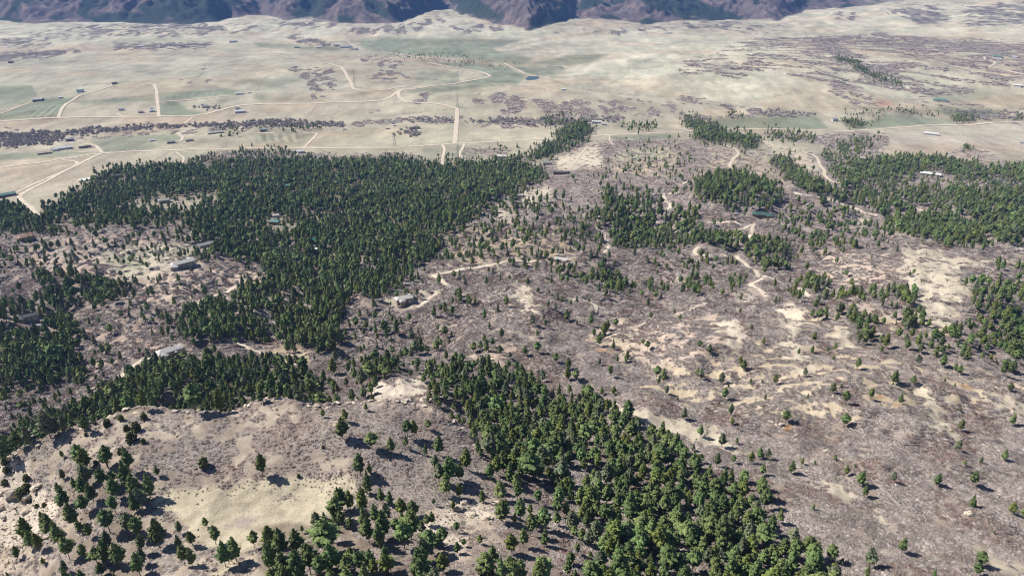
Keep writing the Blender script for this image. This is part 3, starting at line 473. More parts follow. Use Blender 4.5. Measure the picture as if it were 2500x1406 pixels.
    (.5, 'A2', [(1480, 880), (1700, 850), (1700, 880), (1500, 910)]), (.5, 'A2', [(2080, 920), (2280, 900), (2280, 940), (2090, 940)]), (.10, 'A2', [(200, 340), (1300, 480), (1200, 490), (600, 440), (200, 370)])]:
    pine.paint(P(k, *pts), v_, 4 if k != 'A3' else 2)

mtn_pine_shade = Layer(0.0)  # mountain shade zones, painted into the colour along with dark pine
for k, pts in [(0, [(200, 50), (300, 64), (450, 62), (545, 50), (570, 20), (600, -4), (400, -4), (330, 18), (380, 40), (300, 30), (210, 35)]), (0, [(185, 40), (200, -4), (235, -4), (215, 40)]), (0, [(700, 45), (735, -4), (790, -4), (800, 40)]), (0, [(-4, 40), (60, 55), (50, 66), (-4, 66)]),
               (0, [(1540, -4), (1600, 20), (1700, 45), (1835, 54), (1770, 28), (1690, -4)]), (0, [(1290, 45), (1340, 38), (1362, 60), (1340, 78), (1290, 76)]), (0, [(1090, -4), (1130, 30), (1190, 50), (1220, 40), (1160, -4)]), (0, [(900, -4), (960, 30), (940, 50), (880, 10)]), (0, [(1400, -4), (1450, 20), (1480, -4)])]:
    mtn_pine_shade.paint(P(k, *pts), 1.0, 3)
HOUSECLEAR = []
def covers(Xw, Yw, Zw, front):
    u, v, d = project(Xw, Yw, Zw)
    # the layers are drawn as seen; ground hidden behind the bluff takes what shows just above its edge
    vedge = np.interp(u, eu, ev) - 3
    hidden = (front < 0.5) & (u < 1178) & (v > vedge - 2)
    v = np.where(hidden, vedge, v)
    v = np.where((front >= 0.5) & (u < 1178), np.maximum(v, vedge + 4), v)
    wpx = np.clip(F * 12.0 / d, 6, 34)
    k = sstep(700, 1500, d)
    n1 = (1 - k) * fbm(Xw / 15, Yw / 15, 61, 3) + k * fbm(Xw / 60, Yw / 80, 62, 3)
    n2 = (1 - k) * fbm(Xw / 15, Yw / 15, 66, 3) + k * fbm(Xw / 60, Yw / 80, 67, 3)
    uu = u + n1 * wpx; vv = v + n2 * wpx * 0.5
    return u, v, uu, vv, d
def clump(Xw, Yw, d):                                     # evenly spread 0..1 values that come in clumps
    k1 = sstep(330, 480, d); k2 = sstep(1400, 2200, d); k3 = sstep(3200, 4500, d)
    a = fbm(Xw / 9, Yw / 9, 81, 3); ra, rc = Xw * .85 - Yw * .53, Xw * .53 + Yw * .85
    b = 1.0 * noise(ra / 12.5, rc / 8, 85) + .40 * noise(ra / 60, rc / 22, 86) + .42 * noise(Xw / 4.2, Yw / 4.2, 87); rt = sstep(150, 500, Xw) * sstep(1900, 2400, d); pa, pb = Xw * .8 - Yw * .6, Xw * .6 + Yw * .8
    c = fbm(Xw / 34, Yw / 80, 89, 4) * (1 - rt) + rt * (fbm(pb / 42, pa / 170, 90, 3) * 1.1 + .3 * noise(Xw / 16, Yw / 22, 91)); e = fbm(Xw / 60, Yw / 250, 93, 4)
    n = (a * (1 - k1) + b * k1) * (1 - k2) + c * k2
    n = n * (1 - k3) + e * k3
    return unif(n)

# ------------------------------------------------------------------ materials
def mat(name, col, rough=0.9, nz=None, rnd=0.0, spec=0.2, metal=0.0):
    m = bpy.data.materials.new(name); m.use_nodes = True; t = m.node_tree; b = t.nodes['Principled BSDF']
    b.inputs['Roughness'].default_value = rough; b.inputs['Specular IOR Level'].default_value = spec; b.inputs['Metallic'].default_value = metal
    cur = None
    if nz:
        sc, amt, col2 = nz
        g = t.nodes.new('ShaderNodeNewGeometry'); n = t.nodes.new('ShaderNodeTexNoise'); n.inputs['Scale'].default_value = sc; n.inputs['Detail'].default_value = 3
        t.links.new(g.outputs['Position'], n.inputs['Vector'])
        r = t.nodes.new('ShaderNodeMapRange'); r.inputs[1].default_value = 0.5 - amt; r.inputs[2].default_value = 0.5 + amt
        t.links.new(n.outputs[0], r.inputs[0])
        x = t.nodes.new('ShaderNodeMix'); x.data_type = 'RGBA'; x.inputs[6].default_value = (*col, 1); x.inputs[7].default_value = (*col2, 1)
        t.links.new(r.outputs[0], x.inputs[0]); cur = x.outputs[2]
    if rnd:
        o = t.nodes.new('ShaderNodeObjectInfo'); h = t.nodes.new('ShaderNodeHueSaturation')
        if cur is not None: t.links.new(cur, h.inputs['Color'])
        else: h.inputs['Color'].default_value = (*col, 1)
        r = t.nodes.new('ShaderNodeMapRange'); r.inputs[3].default_value = 1 - rnd; r.inputs[4].default_value = 1 + rnd
        t.links.new(o.outputs['Random'], r.inputs[0]); t.links.new(r.outputs[0], h.inputs['Value'])
        mu = t.nodes.new('ShaderNodeMath'); mu.operation = 'MULTIPLY'; mu.inputs[1].default_value = 7.31; t.links.new(o.outputs['Random'], mu.inputs[0])
        fr = t.nodes.new('ShaderNodeMath'); fr.operation = 'FRACT'; t.links.new(mu.outputs[0], fr.inputs[0])
        r2 = t.nodes.new('ShaderNodeMapRange'); r2.inputs[3].default_value = 0.5 - rnd * 0.09; r2.inputs[4].default_value = 0.5 + rnd * 0.07
        t.links.new(fr.outputs[0], r2.inputs[0]); t.links.new(r2.outputs[0], h.inputs['Hue'])
        cur = h.outputs[0]
    if cur is not None: t.links.new(cur, b.inputs['Base Color'])
    else: b.inputs['Base Color'].default_value = (*col, 1)
    return m

def ground_material():
    m = bpy.data.materials.new('ground_cover'); m.use_nodes = True; t = m.node_tree; L = t.links.new; N = t.nodes.new
    b = t.nodes['Principled BSDF']; b.inputs['Roughness'].default_value = 0.95; b.inputs['Specular IOR Level'].default_value = 0.1
    at = N('ShaderNodeAttribute'); at.attribute_name = 'tint'
    cv = N('ShaderNodeAttribute'); cv.attribute_name = 'cover'
    sep = N('ShaderNodeSeparateColor'); L(cv.outputs['Color'], sep.inputs[0])
    g = N('ShaderNodeNewGeometry')
    def noise_(scale, detail, vec=None, rough=0.6):
        n = N('ShaderNodeTexNoise'); n.inputs['Scale'].default_value = scale; n.inputs['Detail'].default_value = detail; n.inputs['Roughness'].default_value = rough
        L(vec or g.outputs['Position'], n.inputs['Vector']); return n.outputs[0]
    def rng_(x, a, b_, c, d):
        r = N('ShaderNodeMapRange'); L(x, r.inputs[0])
        for i, q in zip((1, 2, 3, 4), (a, b_, c, d)): r.inputs[i].default_value = q
        return r.outputs[0]
    def mul(c, f):
        v = N('ShaderNodeVectorMath'); v.operation = 'SCALE'; L(c, v.inputs[0]); L(f, v.inputs['Scale']); return v.outputs[0]
    def mix(f, a, b_):
        x = N('ShaderNodeMix'); x.data_type = 'RGBA'; L(f, x.inputs[0])
        for s_, q in ((6, a), (7, b_)):
            if isinstance(q, tuple): x.inputs[s_].default_value = (*q, 1)
            else: L(q, x.inputs[s_])
        return x.outputs[2]
    mp = N('ShaderNodeMapping'); mp.inputs['Scale'].default_value = (1, 1, 0.3); L(g.outputs['Position'], mp.inputs[0])
    c = at.outputs['Color']
    c = mul(c, rng_(noise_(0.009, 6, rough=.7), .3, .7, .76, 1.16))
    c = mul(c, rng_(noise_(0.16, 4), .3, .7, .80, 1.16))
    c = mul(c, rng_(noise_(1.5, 5, rough=.8), .3, .7, .62, 1.26))
    # scattered small dark plants
    ds = rng_(noise_(0.75, 2), .60, .68, 0, 1)
    mm = N('ShaderNodeMath'); mm.operation = 'MULTIPLY'; L(ds, mm.inputs[0]); L(sep.outputs[2], mm.inputs[1])
    c = mix(mm.outputs[0], c, (.15, .13, .10))
    # low twiggy scrub
    tw = rng_(noise_(1.1, 5, rough=.8), .36, .62, 0, 1)
    sc = mix(tw, (.135, .110, .096), (.38, .33, .295))
    sc = mix(rng_(noise_(0.035, 3), .40, .60, 0, 1), sc, mul(sc, rng_(noise_(0.3, 3), .3, .7, .95, 1.25)))
    sc2 = mix(rng_(noise_(0.022, 4), .48, .66, 0, .4), sc, (.215, .135, .10))
    c = mix(sep.outputs[0], c, sc2)
    # pale stones
    vo = N('ShaderNodeTexVoronoi'); vo.inputs['Scale'].default_value = 0.55; L(g.outputs['Position'], vo.inputs['Vector'])
    st = rng_(noise_(0.33, 5, rough=.7), .50, .56, 0, 1)
    m2 = N('ShaderNodeMath'); m2.operation = 'MULTIPLY'; L(st, m2.inputs[0]); L(sep.outputs[1], m2.inputs[1])
    c = mix(m2.outputs[0], c, mul(mix(vo.outputs['Distance'], (.60, .52, .43), (.50, .42, .34)), rng_(noise_(2.2, 3), .3, .7, .75, 1.15)))
    L(c, b.inputs['Base Color'])
    bp = N('ShaderNodeBump'); bp.inputs['Strength'].default_value = 0.8; bp.inputs['Distance'].default_value = 0.5
    L(noise_(0.9, 6, rough=.7), bp.inputs['Height']); L(bp.outputs[0], b.inputs['Normal'])
    return m

coll = S.collection
def tag(o, label=None, cat=None, group=None, kind=None):
    for k, v in (('label', label), ('category', cat), ('group', group), ('kind', kind)):
        if v: o[k] = v
    return o

def mesh_np(name, verts, faces, mats, fmat=None, smooth=False):
    """verts (n,3), faces (m,3) or (m,4) arrays"""
    me = bpy.data.meshes.new(name); verts = np.asarray(verts, np.float32); faces = np.asarray(faces, np.int32)
    k = faces.shape[1]
    me.vertices.add(len(verts)); me.vertices.foreach_set('co', verts.ravel())
    me.loops.add(faces.size); me.loops.foreach_set('vertex_index', faces.ravel())
    me.polygons.add(len(faces)); me.polygons.foreach_set('loop_start', np.arange(0, faces.size, k, dtype=np.int32))
    if fmat is not None: me.polygons.foreach_set('material_index', np.asarray(fmat, np.int32))
    me.polygons.foreach_set('use_smooth', np.full(len(faces), smooth))
    for m in mats: me.materials.append(m)
    me.update(calc_edges=True); return me

# ------------------------------------------------------------------ terrain mesh
Rd = R.ravel(); Azd = AZ.ravel(); Xf, Yf, Zf, Mf, D1f = X.ravel(), Y.ravel(), Z.ravel(), MF.ravel(), D1.ravel()
u_, v_, uu_, vv_, d_ = covers(Xf, Yf, Zf, Mf)
fw = sstep(430, 360, v_)[:, None]                           # field edges on the valley floor stay straight
T = tint.get(u_, v_) * fw + tint.get(uu_, vv_) * (1 - fw)
SC = scrub.get(uu_, vv_); PN = pine.get(uu_, vv_); RK = rock.get(uu_, vv_)
cl = clump(Xf, Yf, d_)
sc_v = sstep(-0.06, 0.06, SC - cl) * sstep(0, .05, SC)
pn_v = np.clip(PN * 1.3, 0, 1)
vf = (sstep(1500, 1900, Rd))[:, None]
nA = fbm(Xf / 210, Yf / 330, 101, 5)[:, None]; nB = fbm(Xf / 420, Yf / 380, 106, 4)[:, None]; nC = fbm(Xf / 40, Yf / 120, 104, 3)[:, None]
T = T * (1 + (0.30 * nA + .26 * nC) * (0.5 + .5 * vf))
gmix = sstep(.05, .35, nB) * .30 * vf; T = T * (1 - gmix) + T * np.array([[.80, .90, .80]]) * gmix
bmix = sstep(.05, .3, -nB) * .5 * vf; T = T * (1 - bmix) + T * np.array([[1.0, .87, .78]]) * bmix
dr = sstep(.80, .98, ridged(Xf / 260 + .2 * Yf / 260, Yf / 420, 108, 2))[:, None] * vf * .30
T = T * (1 - dr) + T * np.array([[.62, .68, .62]]) * dr
# mountains: scrub, pine mixed with painted shade on the slopes that face away from the sun, and a little bare rock
rb_f = np.interp(Azd, baz, br); smt = Rd - rb_f
smt = smt - 260 * fbm(Azd * 5400 / 520, Rd / 1500, 30, 4) + 60
mtn = sstep(-30, 40, smt + 60 * fbm(Xf / 120, Yf / 120, 105, 3)) * (np.abs(Azd) < 1.0)
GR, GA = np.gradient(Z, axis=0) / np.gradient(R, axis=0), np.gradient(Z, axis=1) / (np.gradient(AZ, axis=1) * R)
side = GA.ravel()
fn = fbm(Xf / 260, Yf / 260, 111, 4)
dark = np.maximum(sstep(0.05, 0.28, -side * 0.35 + fn * 1.0 - 0.08), sstep(.25, .6, mtn_pine_shade.get(uu_, np.clip(vv_, 0, 90)) + .9 * fn)) * mtn
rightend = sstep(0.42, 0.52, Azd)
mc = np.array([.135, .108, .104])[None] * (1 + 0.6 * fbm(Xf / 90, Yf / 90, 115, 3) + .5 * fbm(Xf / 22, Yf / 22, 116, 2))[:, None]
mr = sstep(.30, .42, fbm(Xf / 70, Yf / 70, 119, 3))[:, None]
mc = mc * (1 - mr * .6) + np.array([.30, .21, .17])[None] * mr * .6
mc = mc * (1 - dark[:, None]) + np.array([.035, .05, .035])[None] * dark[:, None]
lawn = (sstep(-0.05, 0.12, fbm(Xf / 300, Yf / 420, 121, 3)) * rightend)[:, None]
mc = mc * (1 - lawn) + np.array(GRASS)[None] * 1.1 * lawn
rows_m = poly_mask(P('A1', (0, 835), (150, 775), (330, 715), (540, 710), (500, 750), (425, 855), (0, 880)))
st_ = Layer(0.0); st_.paint(P('A1', (200, 850), (230, 790), (430, 760), (400, 850)), 1); st_.paint(P('A1', (1870, 980), (2200, 975), (2150, 1040), (1860, 1020)), .8); st_.paint(P('A1', (1160, 700), (1600, 660), (1600, 690), (1160, 735)), .3)
T = T * (1 + .22 * st_.get(u_, v_) * np.sign(np.sin((Xf * .94 + Yf * .34) / 3.4)))[:, None]
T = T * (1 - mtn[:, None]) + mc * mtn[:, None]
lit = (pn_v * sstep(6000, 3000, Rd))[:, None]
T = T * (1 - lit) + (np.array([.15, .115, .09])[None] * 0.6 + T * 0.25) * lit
sc_v = sc_v * (1 - mtn)
farsc = sstep(900, 2400, d_)
fd = (sc_v * sstep(2600, 3600, d_) * np.clip(.78 + .5 * fbm(Xf / 30, Yf / 70, 117, 2), .3, 1))[:, None]; T = T * (1 - fd) + np.array([[.100, .086, .084]]) * fd; sc_v = sc_v * (1 - fd[:, 0] * .9)  # far scrub coloured darker to stand in for its missing self-shadow
tuft = np.where(Mf > 0.5, 0.75, 0.35) * (SC < 0.5) * sstep(1500, 700, d_) * (1 - sstep(0.02, 0.0, SC) * (Mf > .5))
nr, na = Z.shape
ii, jj = np.meshgrid(np.arange(nr - 1), np.arange(na - 1), indexing='ij')
a = (ii * na + jj).ravel()
faces = np.stack([a, a + 1, a + na + 1, a + na], 1)[:, ::-1]
ground_mat = ground_material()
me = mesh_np('ground', np.stack([Xf, Yf, Zf], 1), faces, [ground_mat], smooth=True)
def colattr(me, name, rgb):
    c = np.ones((len(rgb), 4), np.float32); c[:, :3] = rgb
    at = me.attributes.new(name, 'FLOAT_COLOR', 'POINT'); at.data.foreach_set('color', c.ravel())
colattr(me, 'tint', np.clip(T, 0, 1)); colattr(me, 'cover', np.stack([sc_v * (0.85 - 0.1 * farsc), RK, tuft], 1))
g = bpy.data.objects.new('ground', me); coll.objects.link(g)
tag(g, 'rolling ground of dry grass, grey scrub, soil and distant mountain slopes', kind='structure')
print('terrain verts', len(Xf), 'rows', nr, 'cols', na)
# ------------------------------------------------------------------ plant meshes
M_needle = mat('pine_needles', (.077, .114, .040), 0.85, (0.9, .20, (.182, .236, .085)), 0.30, 0.2)
M_needle_b = mat('grey_green_needles', (.092, .114, .062), 0.9, (0.9, .20, (.20, .225, .135)), 0.25, 0.15)
M_needle_c = mat('yellow_green_needles', (.090, .112, .030), 0.9, (0.9, .20, (.21, .245, .07)), 0.2, 0.15)
M_bark = mat('pine_bark', (.18, .125, .095), 0.95, (2.0, .2, (.20, .14, .10)))
M_junip = mat('juniper_needles', (.050, .060, .020), 0.9, (1.5, .2, (.11, .115, .035)), 0.2, 0.2)
M_scrub = mat('oak_scrub_twigs', (.245, .210, .190), 1.0, (0.07, .14, (.41, .36, .33)), 0.32, 0.05)
M_red = mat('red_brown_twigs', (.25, .175, .145), 1.0, (0.2, .2, (.24, .195, .175)), 0.25, 0.05)
M_tuft = mat('sage_tuft', (.115, .10, .07), 1.0, None, 0.3, 0.05)
M_cott = mat('bare_cottonwood_twigs', (.36, .325, .30), 1.0, None, 0.22, 0.05)
M_rock = mat('sandstone', (.56, .48, .385), 0.95, (0.6, .22, (.40, .335, .27)), 0.18, 0.15)
M_dead = mat('dead_needles', (.26, .15, .085), 1.0, None, 0.2, 0.05)

ICO_V = []; ph = (1 + 5 ** .5) / 2
for a_, b_ in [(-1, ph), (1, ph), (-1, -ph), (1, -ph)]: ICO_V += [(a_, b_, 0)]
for a_, b_ in [(-1, ph), (1, ph), (-1, -ph), (1, -ph)]: ICO_V += [(0, a_, b_)]
for a_, b_ in [(-1, ph), (1, ph), (-1, -ph), (1, -ph)]: ICO_V += [(b_, 0, a_)]
ICO_V = np.array(ICO_V) / math.hypot(1, ph)
ICO_F = np.array([(0, 11, 5), (0, 5, 1), (0, 1, 7), (0, 7, 10), (0, 10, 11), (1, 5, 9), (5, 11, 4), (11, 10, 2), (10, 7, 6), (7, 1, 8), (3, 9, 4), (3, 4, 2), (3, 2, 6), (3, 6, 8), (3, 8, 9), (4, 9, 5), (2, 4, 11), (6, 2, 10), (8, 6, 7), (9, 8, 1)])
OCT_V = np.array([(1, 0, 0), (-1, 0, 0), (0, 1, 0), (0, -1, 0), (0, 0, 1), (0, 0, -1)], float)
OCT_F = np.array([(0, 2, 4), (2, 1, 4), (1, 3, 4), (3, 0, 4), (2, 0, 5), (1, 2, 5), (3, 1, 5), (0, 3, 5)])

class Geo:
    def __init__(s): s.v = []; s.f = []; s.m = []; s.n = 0
    def add(s, v, f, m=0):
        s.v.append(v); s.f.append(np.asarray(f) + s.n); s.m += [m] * len(f); s.n += len(v)
    def puff(s, c, size, yaw, q, low=False, m=0, jit=.22):
        V0, F0 = (OCT_V, OCT_F) if low else (ICO_V, ICO_F)
        v = V0 * (1 + q.uniform(-jit, jit, (len(V0), 1))) * np.array(size)
        cy, sy = math.cos(yaw), math.sin(yaw)
        v = np.stack([v[:, 0] * cy - v[:, 1] * sy, v[:, 0] * sy + v[:, 1] * cy, v[:, 2]], 1) + np.array(c)
        s.add(v, F0, m)
    def shards(s, c, size, n, q, length, m=0, up=0.2):
        d = q.normal(size=(n, 3)); d[:, 2] += up; d /= np.linalg.norm(d, axis=1)[:, None]
        p = np.array(c) + d * np.array(size) * q.uniform(.6, 1.0, (n, 1))
        e = np.cross(d, q.normal(size=(n, 3))); e /= np.linalg.norm(e, axis=1)[:, None] + 1e-9
        L_ = length * q.uniform(.6, 1.3, (n, 1)); W_ = L_ * q.uniform(.25, .5, (n, 1))
        v = np.stack([p - e * W_, p + e * W_, p + d * L_], 1).reshape(-1, 3)
        s.add(v, np.arange(3 * n).reshape(-1, 3), m)
    def tube(s, p0, p1, r0, r1, k=6, m=0):
        p0, p1 = np.array(p0, float), np.array(p1, float); d = p1 - p0; d = d / (np.linalg.norm(d) + 1e-9)
        a = np.cross(d, (0, 0, 1) if abs(d[2]) < .9 else (1, 0, 0)); a /= np.linalg.norm(a); b = np.cross(d, a)
        t = np.arange(k) * 2 * math.pi / k
        ring = np.cos(t)[:, None] * a + np.sin(t)[:, None] * b
        v = np.concatenate([p0 + ring * r0, p1 + ring * r1])
        f = []
        for i in range(k): j = (i + 1) % k; f += [(i, j, k + j), (i, k + j, k + i)]
        s.add(v, f, m)
    def mesh(s, name, mats, smooth=False):
        return mesh_np(name, np.concatenate(s.v), np.concatenate(s.f), mats, s.m, smooth)

def pine_geo(seed, lod, style=0):                 # unit height 1 tree
    q = np.random.default_rng(seed); T_, C = Geo(), Geo()
    lean = q.uniform(-.02, .02, 2); pts = [np.array([0, 0, -.05])]
    for z in (.15, .4, .65, .9): pts.append(np.array([lean[0] * z * 3 + q.uniform(-.006, .006), lean[1] * z * 3 + q.uniform(-.006, .006), z]))
    rs = [.021, .017, .013, .009, .003]
    for i in range(4): T_.tube(pts[i], pts[i + 1], rs[i], rs[i + 1], 6 if lod == 0 else 3)
    def axis(z): return np.array([np.interp(z, [p[2] for p in pts], [p[0] for p in pts]), np.interp(z, [p[2] for p in pts], [p[1] for p in pts])])
    base = {0: .27, 1: .38, 2: .17}[style] + q.uniform(-.03, .05); wd = {0: .215, 1: .25, 2: .195}[style] * q.uniform(.9, 1.12)
    nw = {0: 13, 1: 8, 2: 5}[lod]; side = q.uniform(0, 6.28); asym = q.uniform(0, .22)
    for i in range(nw):
        t = i / (nw - 1); z = base + (1 - base) * (t ** 0.92) * .97
        prof = {0: min(1, .62 + 1.6 * t) * (1 - t) ** .62, 1: min(1, .5 + 1.6 * t) * (1 - t ** 1.9) ** .7, 2: (1 - t) ** .85}[style] * 1.12
        Rr = wd * prof * q.uniform(.82, 1.15) + .018
        nb = {0: 6, 1: 4, 2: 3}[lod] if t < .75 else {0: 4, 1: 3, 2: 2}[lod]
        a0 = q.uniform(0, 6.28); ax = axis(z)
        for b in range(nb):
            a = a0 + b * 2 * math.pi / nb + q.uniform(-.35, .35)
            if lod == 0 and t < .8 and q.random() < .13: continue
            L_ = Rr * q.uniform(.72, 1.2) * (1 + asym * math.cos(a - side))
            c = (ax[0] + math.cos(a) * L_ * .60, ax[1] + math.sin(a) * L_ * .60, z + q.uniform(-.02, .02) + L_ * .08)
            if lod == 0:
                C.puff(c, (L_ * .46, L_ * .34 + .012, .030 + L_ * .13), a, q, m=0)
                C.shards(c, (L_ * .44, L_ * .40, .04 + L_ * .14), 11, q, .030, up=.5)
                if L_ > .09:
                    tip = (ax[0] + math.cos(a) * L_, ax[1] + math.sin(a) * L_, z + L_ * .16)
                    C.puff(tip, (L_ * .25, L_ * .22, .024), a, q, low=True); C.shards(tip, (L_ * .22, L_ * .22, .03), 6, q, .03, up=.6)
                if t < .55 and b % 2 == 0: T_.tube((ax[0], ax[1], z - .02), c, .005, .002, 3)
            elif lod == 1:
                C.puff(c, (L_ * .52, L_ * .42 + .015, .04 + L_ * .17), a, q, low=(b % 2 == 0), jit=.3); C.shards(c, (L_ * .5, L_ * .5, .05), 5, q, .05, up=.5)
            else:
                C.puff(c, (L_ * .66, L_ * .58 + .02, .07 + L_ * .22), a, q, low=(b > 0), jit=.25)
    ax = axis(.97); C.puff((ax[0], ax[1], .95), (.022, .022, .05), 0, q, low=True)
    C.shards((ax[0], ax[1], .96), (.02, .02, .04), 6 if lod < 2 else 2, q, .03, up=1)
    return T_, C
def merged(Tg, Cg, name, mats):
    G_ = Geo()
    for v, f in zip(Tg.v, Tg.f): pass
    G_.add(np.concatenate(Tg.v), np.concatenate(Tg.f), 1); G_.add(np.concatenate(Cg.v), np.concatenate(Cg.f), 0)
    return G_.mesh(name, mats)
def juniper_geo(seed):
    q = np.random.default_rng(seed); T_, C = Geo(), Geo()
    T_.tube((0, 0, -.1), (.02, 0, .35), .05, .03, 5)
    for i in range(44):
        z = q.uniform(.10, .90); Rr = .46 * math.sin(math.pi * min(1, .25 + z * .75)) ** .7 * q.uniform(.3, .8); a = q.uniform(0, 6.28)
        c = (math.cos(a) * Rr, math.sin(a) * Rr, z); C.puff(c, (.15, .13, .14), a, q, jit=.2); C.shards(c, (.15, .15, .15), 12, q, .045, up=.3)
    return T_, C
def scrub_geo(seed, n=84, tall=1.0, mats=None, blobs=7):
    q = np.random.default_rng(seed); C = Geo()
    for i in range(blobs):
        a = q.uniform(0, 6.28); rr = q.uniform(0, .33); c = (math.cos(a) * rr, math.sin(a) * rr, .17 * tall)
        C.puff(c, (.22, .20, .17 * tall), a, q, low=True, jit=.35)
    for i in range(n):
        a = q.uniform(0, 6.28); rr = .52 * math.sqrt(q.random()); h = (.62 - .5 * rr * rr * 2) * tall * q.uniform(.7, 1.1)
        x, y = math.cos(a) * rr, math.sin(a) * rr; e = q.uniform(-.05, .05, 2) * (1 if n > 40 else 1.7); dx = q.normal(0, .05, 2)
        v = np.array([(x - e[0], y - e[1], .05), (x + e[0], y + e[1], .05), (x + dx[0] + x * .3, y + dx[1] + y * .3, h)])
        C.add(v, [(0, 1, 2)])
    return C
def rock_geo(seed, flat=.6):
    q = np.random.default_rng(seed); C = Geo()
    C.puff((0, 0, .1), (.5, .38, .5 * flat), 0, q, jit=.28); C.puff((.22, .12, .0), (.3, .3, .3 * flat), 1, q, jit=.3)
    return C

LIB = bpy.data.collections.new('plant_library')
def lib(name, meshes):
    c = bpy.data.collections.new(name); LIB.children.link(c)
    for i, m_ in enumerate(meshes):
        o = bpy.data.objects.new('%s_%02d' % (name, i), m_); c.objects.link(o)
    return c
def scatter(name, pts, yaw, scl, idx, col, label, cat):
    n = len(pts)
    if n == 0: return
    me = bpy.data.meshes.new(name); me.vertices.add(n); me.vertices.foreach_set('co', np.asarray(pts, np.float32).ravel())
    a = me.attributes.new('s', 'FLOAT_VECTOR', 'POINT'); a.data.foreach_set('vector', np.asarray(scl, np.float32).ravel())
    rv = np.zeros((n, 3), np.float32); rv[:, 2] = yaw
    a = me.attributes.new('r', 'FLOAT_VECTOR', 'POINT'); a.data.foreach_set('vector', rv.ravel())
    a = me.attributes.new('k', 'INT', 'POINT'); a.data.foreach_set('value', np.asarray(idx, np.int32))
    o = bpy.data.objects.new(name, me); coll.objects.link(o)
    ng = bpy.data.node_groups.new(name + '_spread', 'GeometryNodeTree')
    ng.interface.new_socket('Geometry', in_out='INPUT', socket_type='NodeSocketGeometry'); ng.interface.new_socket('Geometry', in_out='OUTPUT', socket_type='NodeSocketGeometry')
    N = ng.nodes.new; L = ng.links.new; gi = N('NodeGroupInput'); go = N('NodeGroupOutput')
    ci = N('GeometryNodeCollectionInfo'); ci.inputs['Collection'].default_value = col; ci.inputs['Separate Children'].default_value = True; ci.inputs['Reset Children'].default_value = True
    ip = N('GeometryNodeInstanceOnPoints'); ip.inputs['Pick Instance'].default_value = True
    def na_(nm, ty):
        q = N('GeometryNodeInputNamedAttribute'); q.data_type = ty; q.inputs['Name'].default_value = nm; return q.outputs[0]
    L(gi.outputs[0], ip.inputs['Points']); L(ci.outputs[0], ip.inputs['Instance']); L(na_('k', 'INT'), ip.inputs['Instance Index'])
    L(na_('r', 'FLOAT_VECTOR'), ip.inputs['Rotation']); L(na_('s', 'FLOAT_VECTOR'), ip.inputs['Scale']); L(ip.outputs[0], go.inputs[0])
    mo = o.modifiers.new('spread', 'NODES'); mo.node_group = ng
    tag(o, label, cat, kind='stuff'); return o

def jgrid(r0, r1, step, azlim=47.5):               # jittered grid over a ring sector of the ground
    n = int(2 * r1 / step) + 1
    xs = (np.arange(n) - n / 2) * step; ys = np.arange(int(r1 / step) + 1) * step
    gx_, gy_ = np.meshgrid(xs, ys); x = gx_.ravel(); y = gy_.ravel()
    r = np.hypot(x, y); az = np.abs(np.arctan2(x, y))
    lim = np.interp(r, [150, 300, 800, 3000], [49, 48.5, 41, 38])
    k = (r > r0) & (r < r1) & (az < np.radians(lim)); x, y = x[k], y[k]
    return x + rng.uniform(-.5, .5, len(x)) * step, y + rng.uniform(-.5, .5, len(x)) * step

def site(x, y):
    r = np.hypot(x, y); az = np.arctan2(x, y); z = height(x, y); i, j, a, b = cell(az, r)
    return z, MF[i, j]

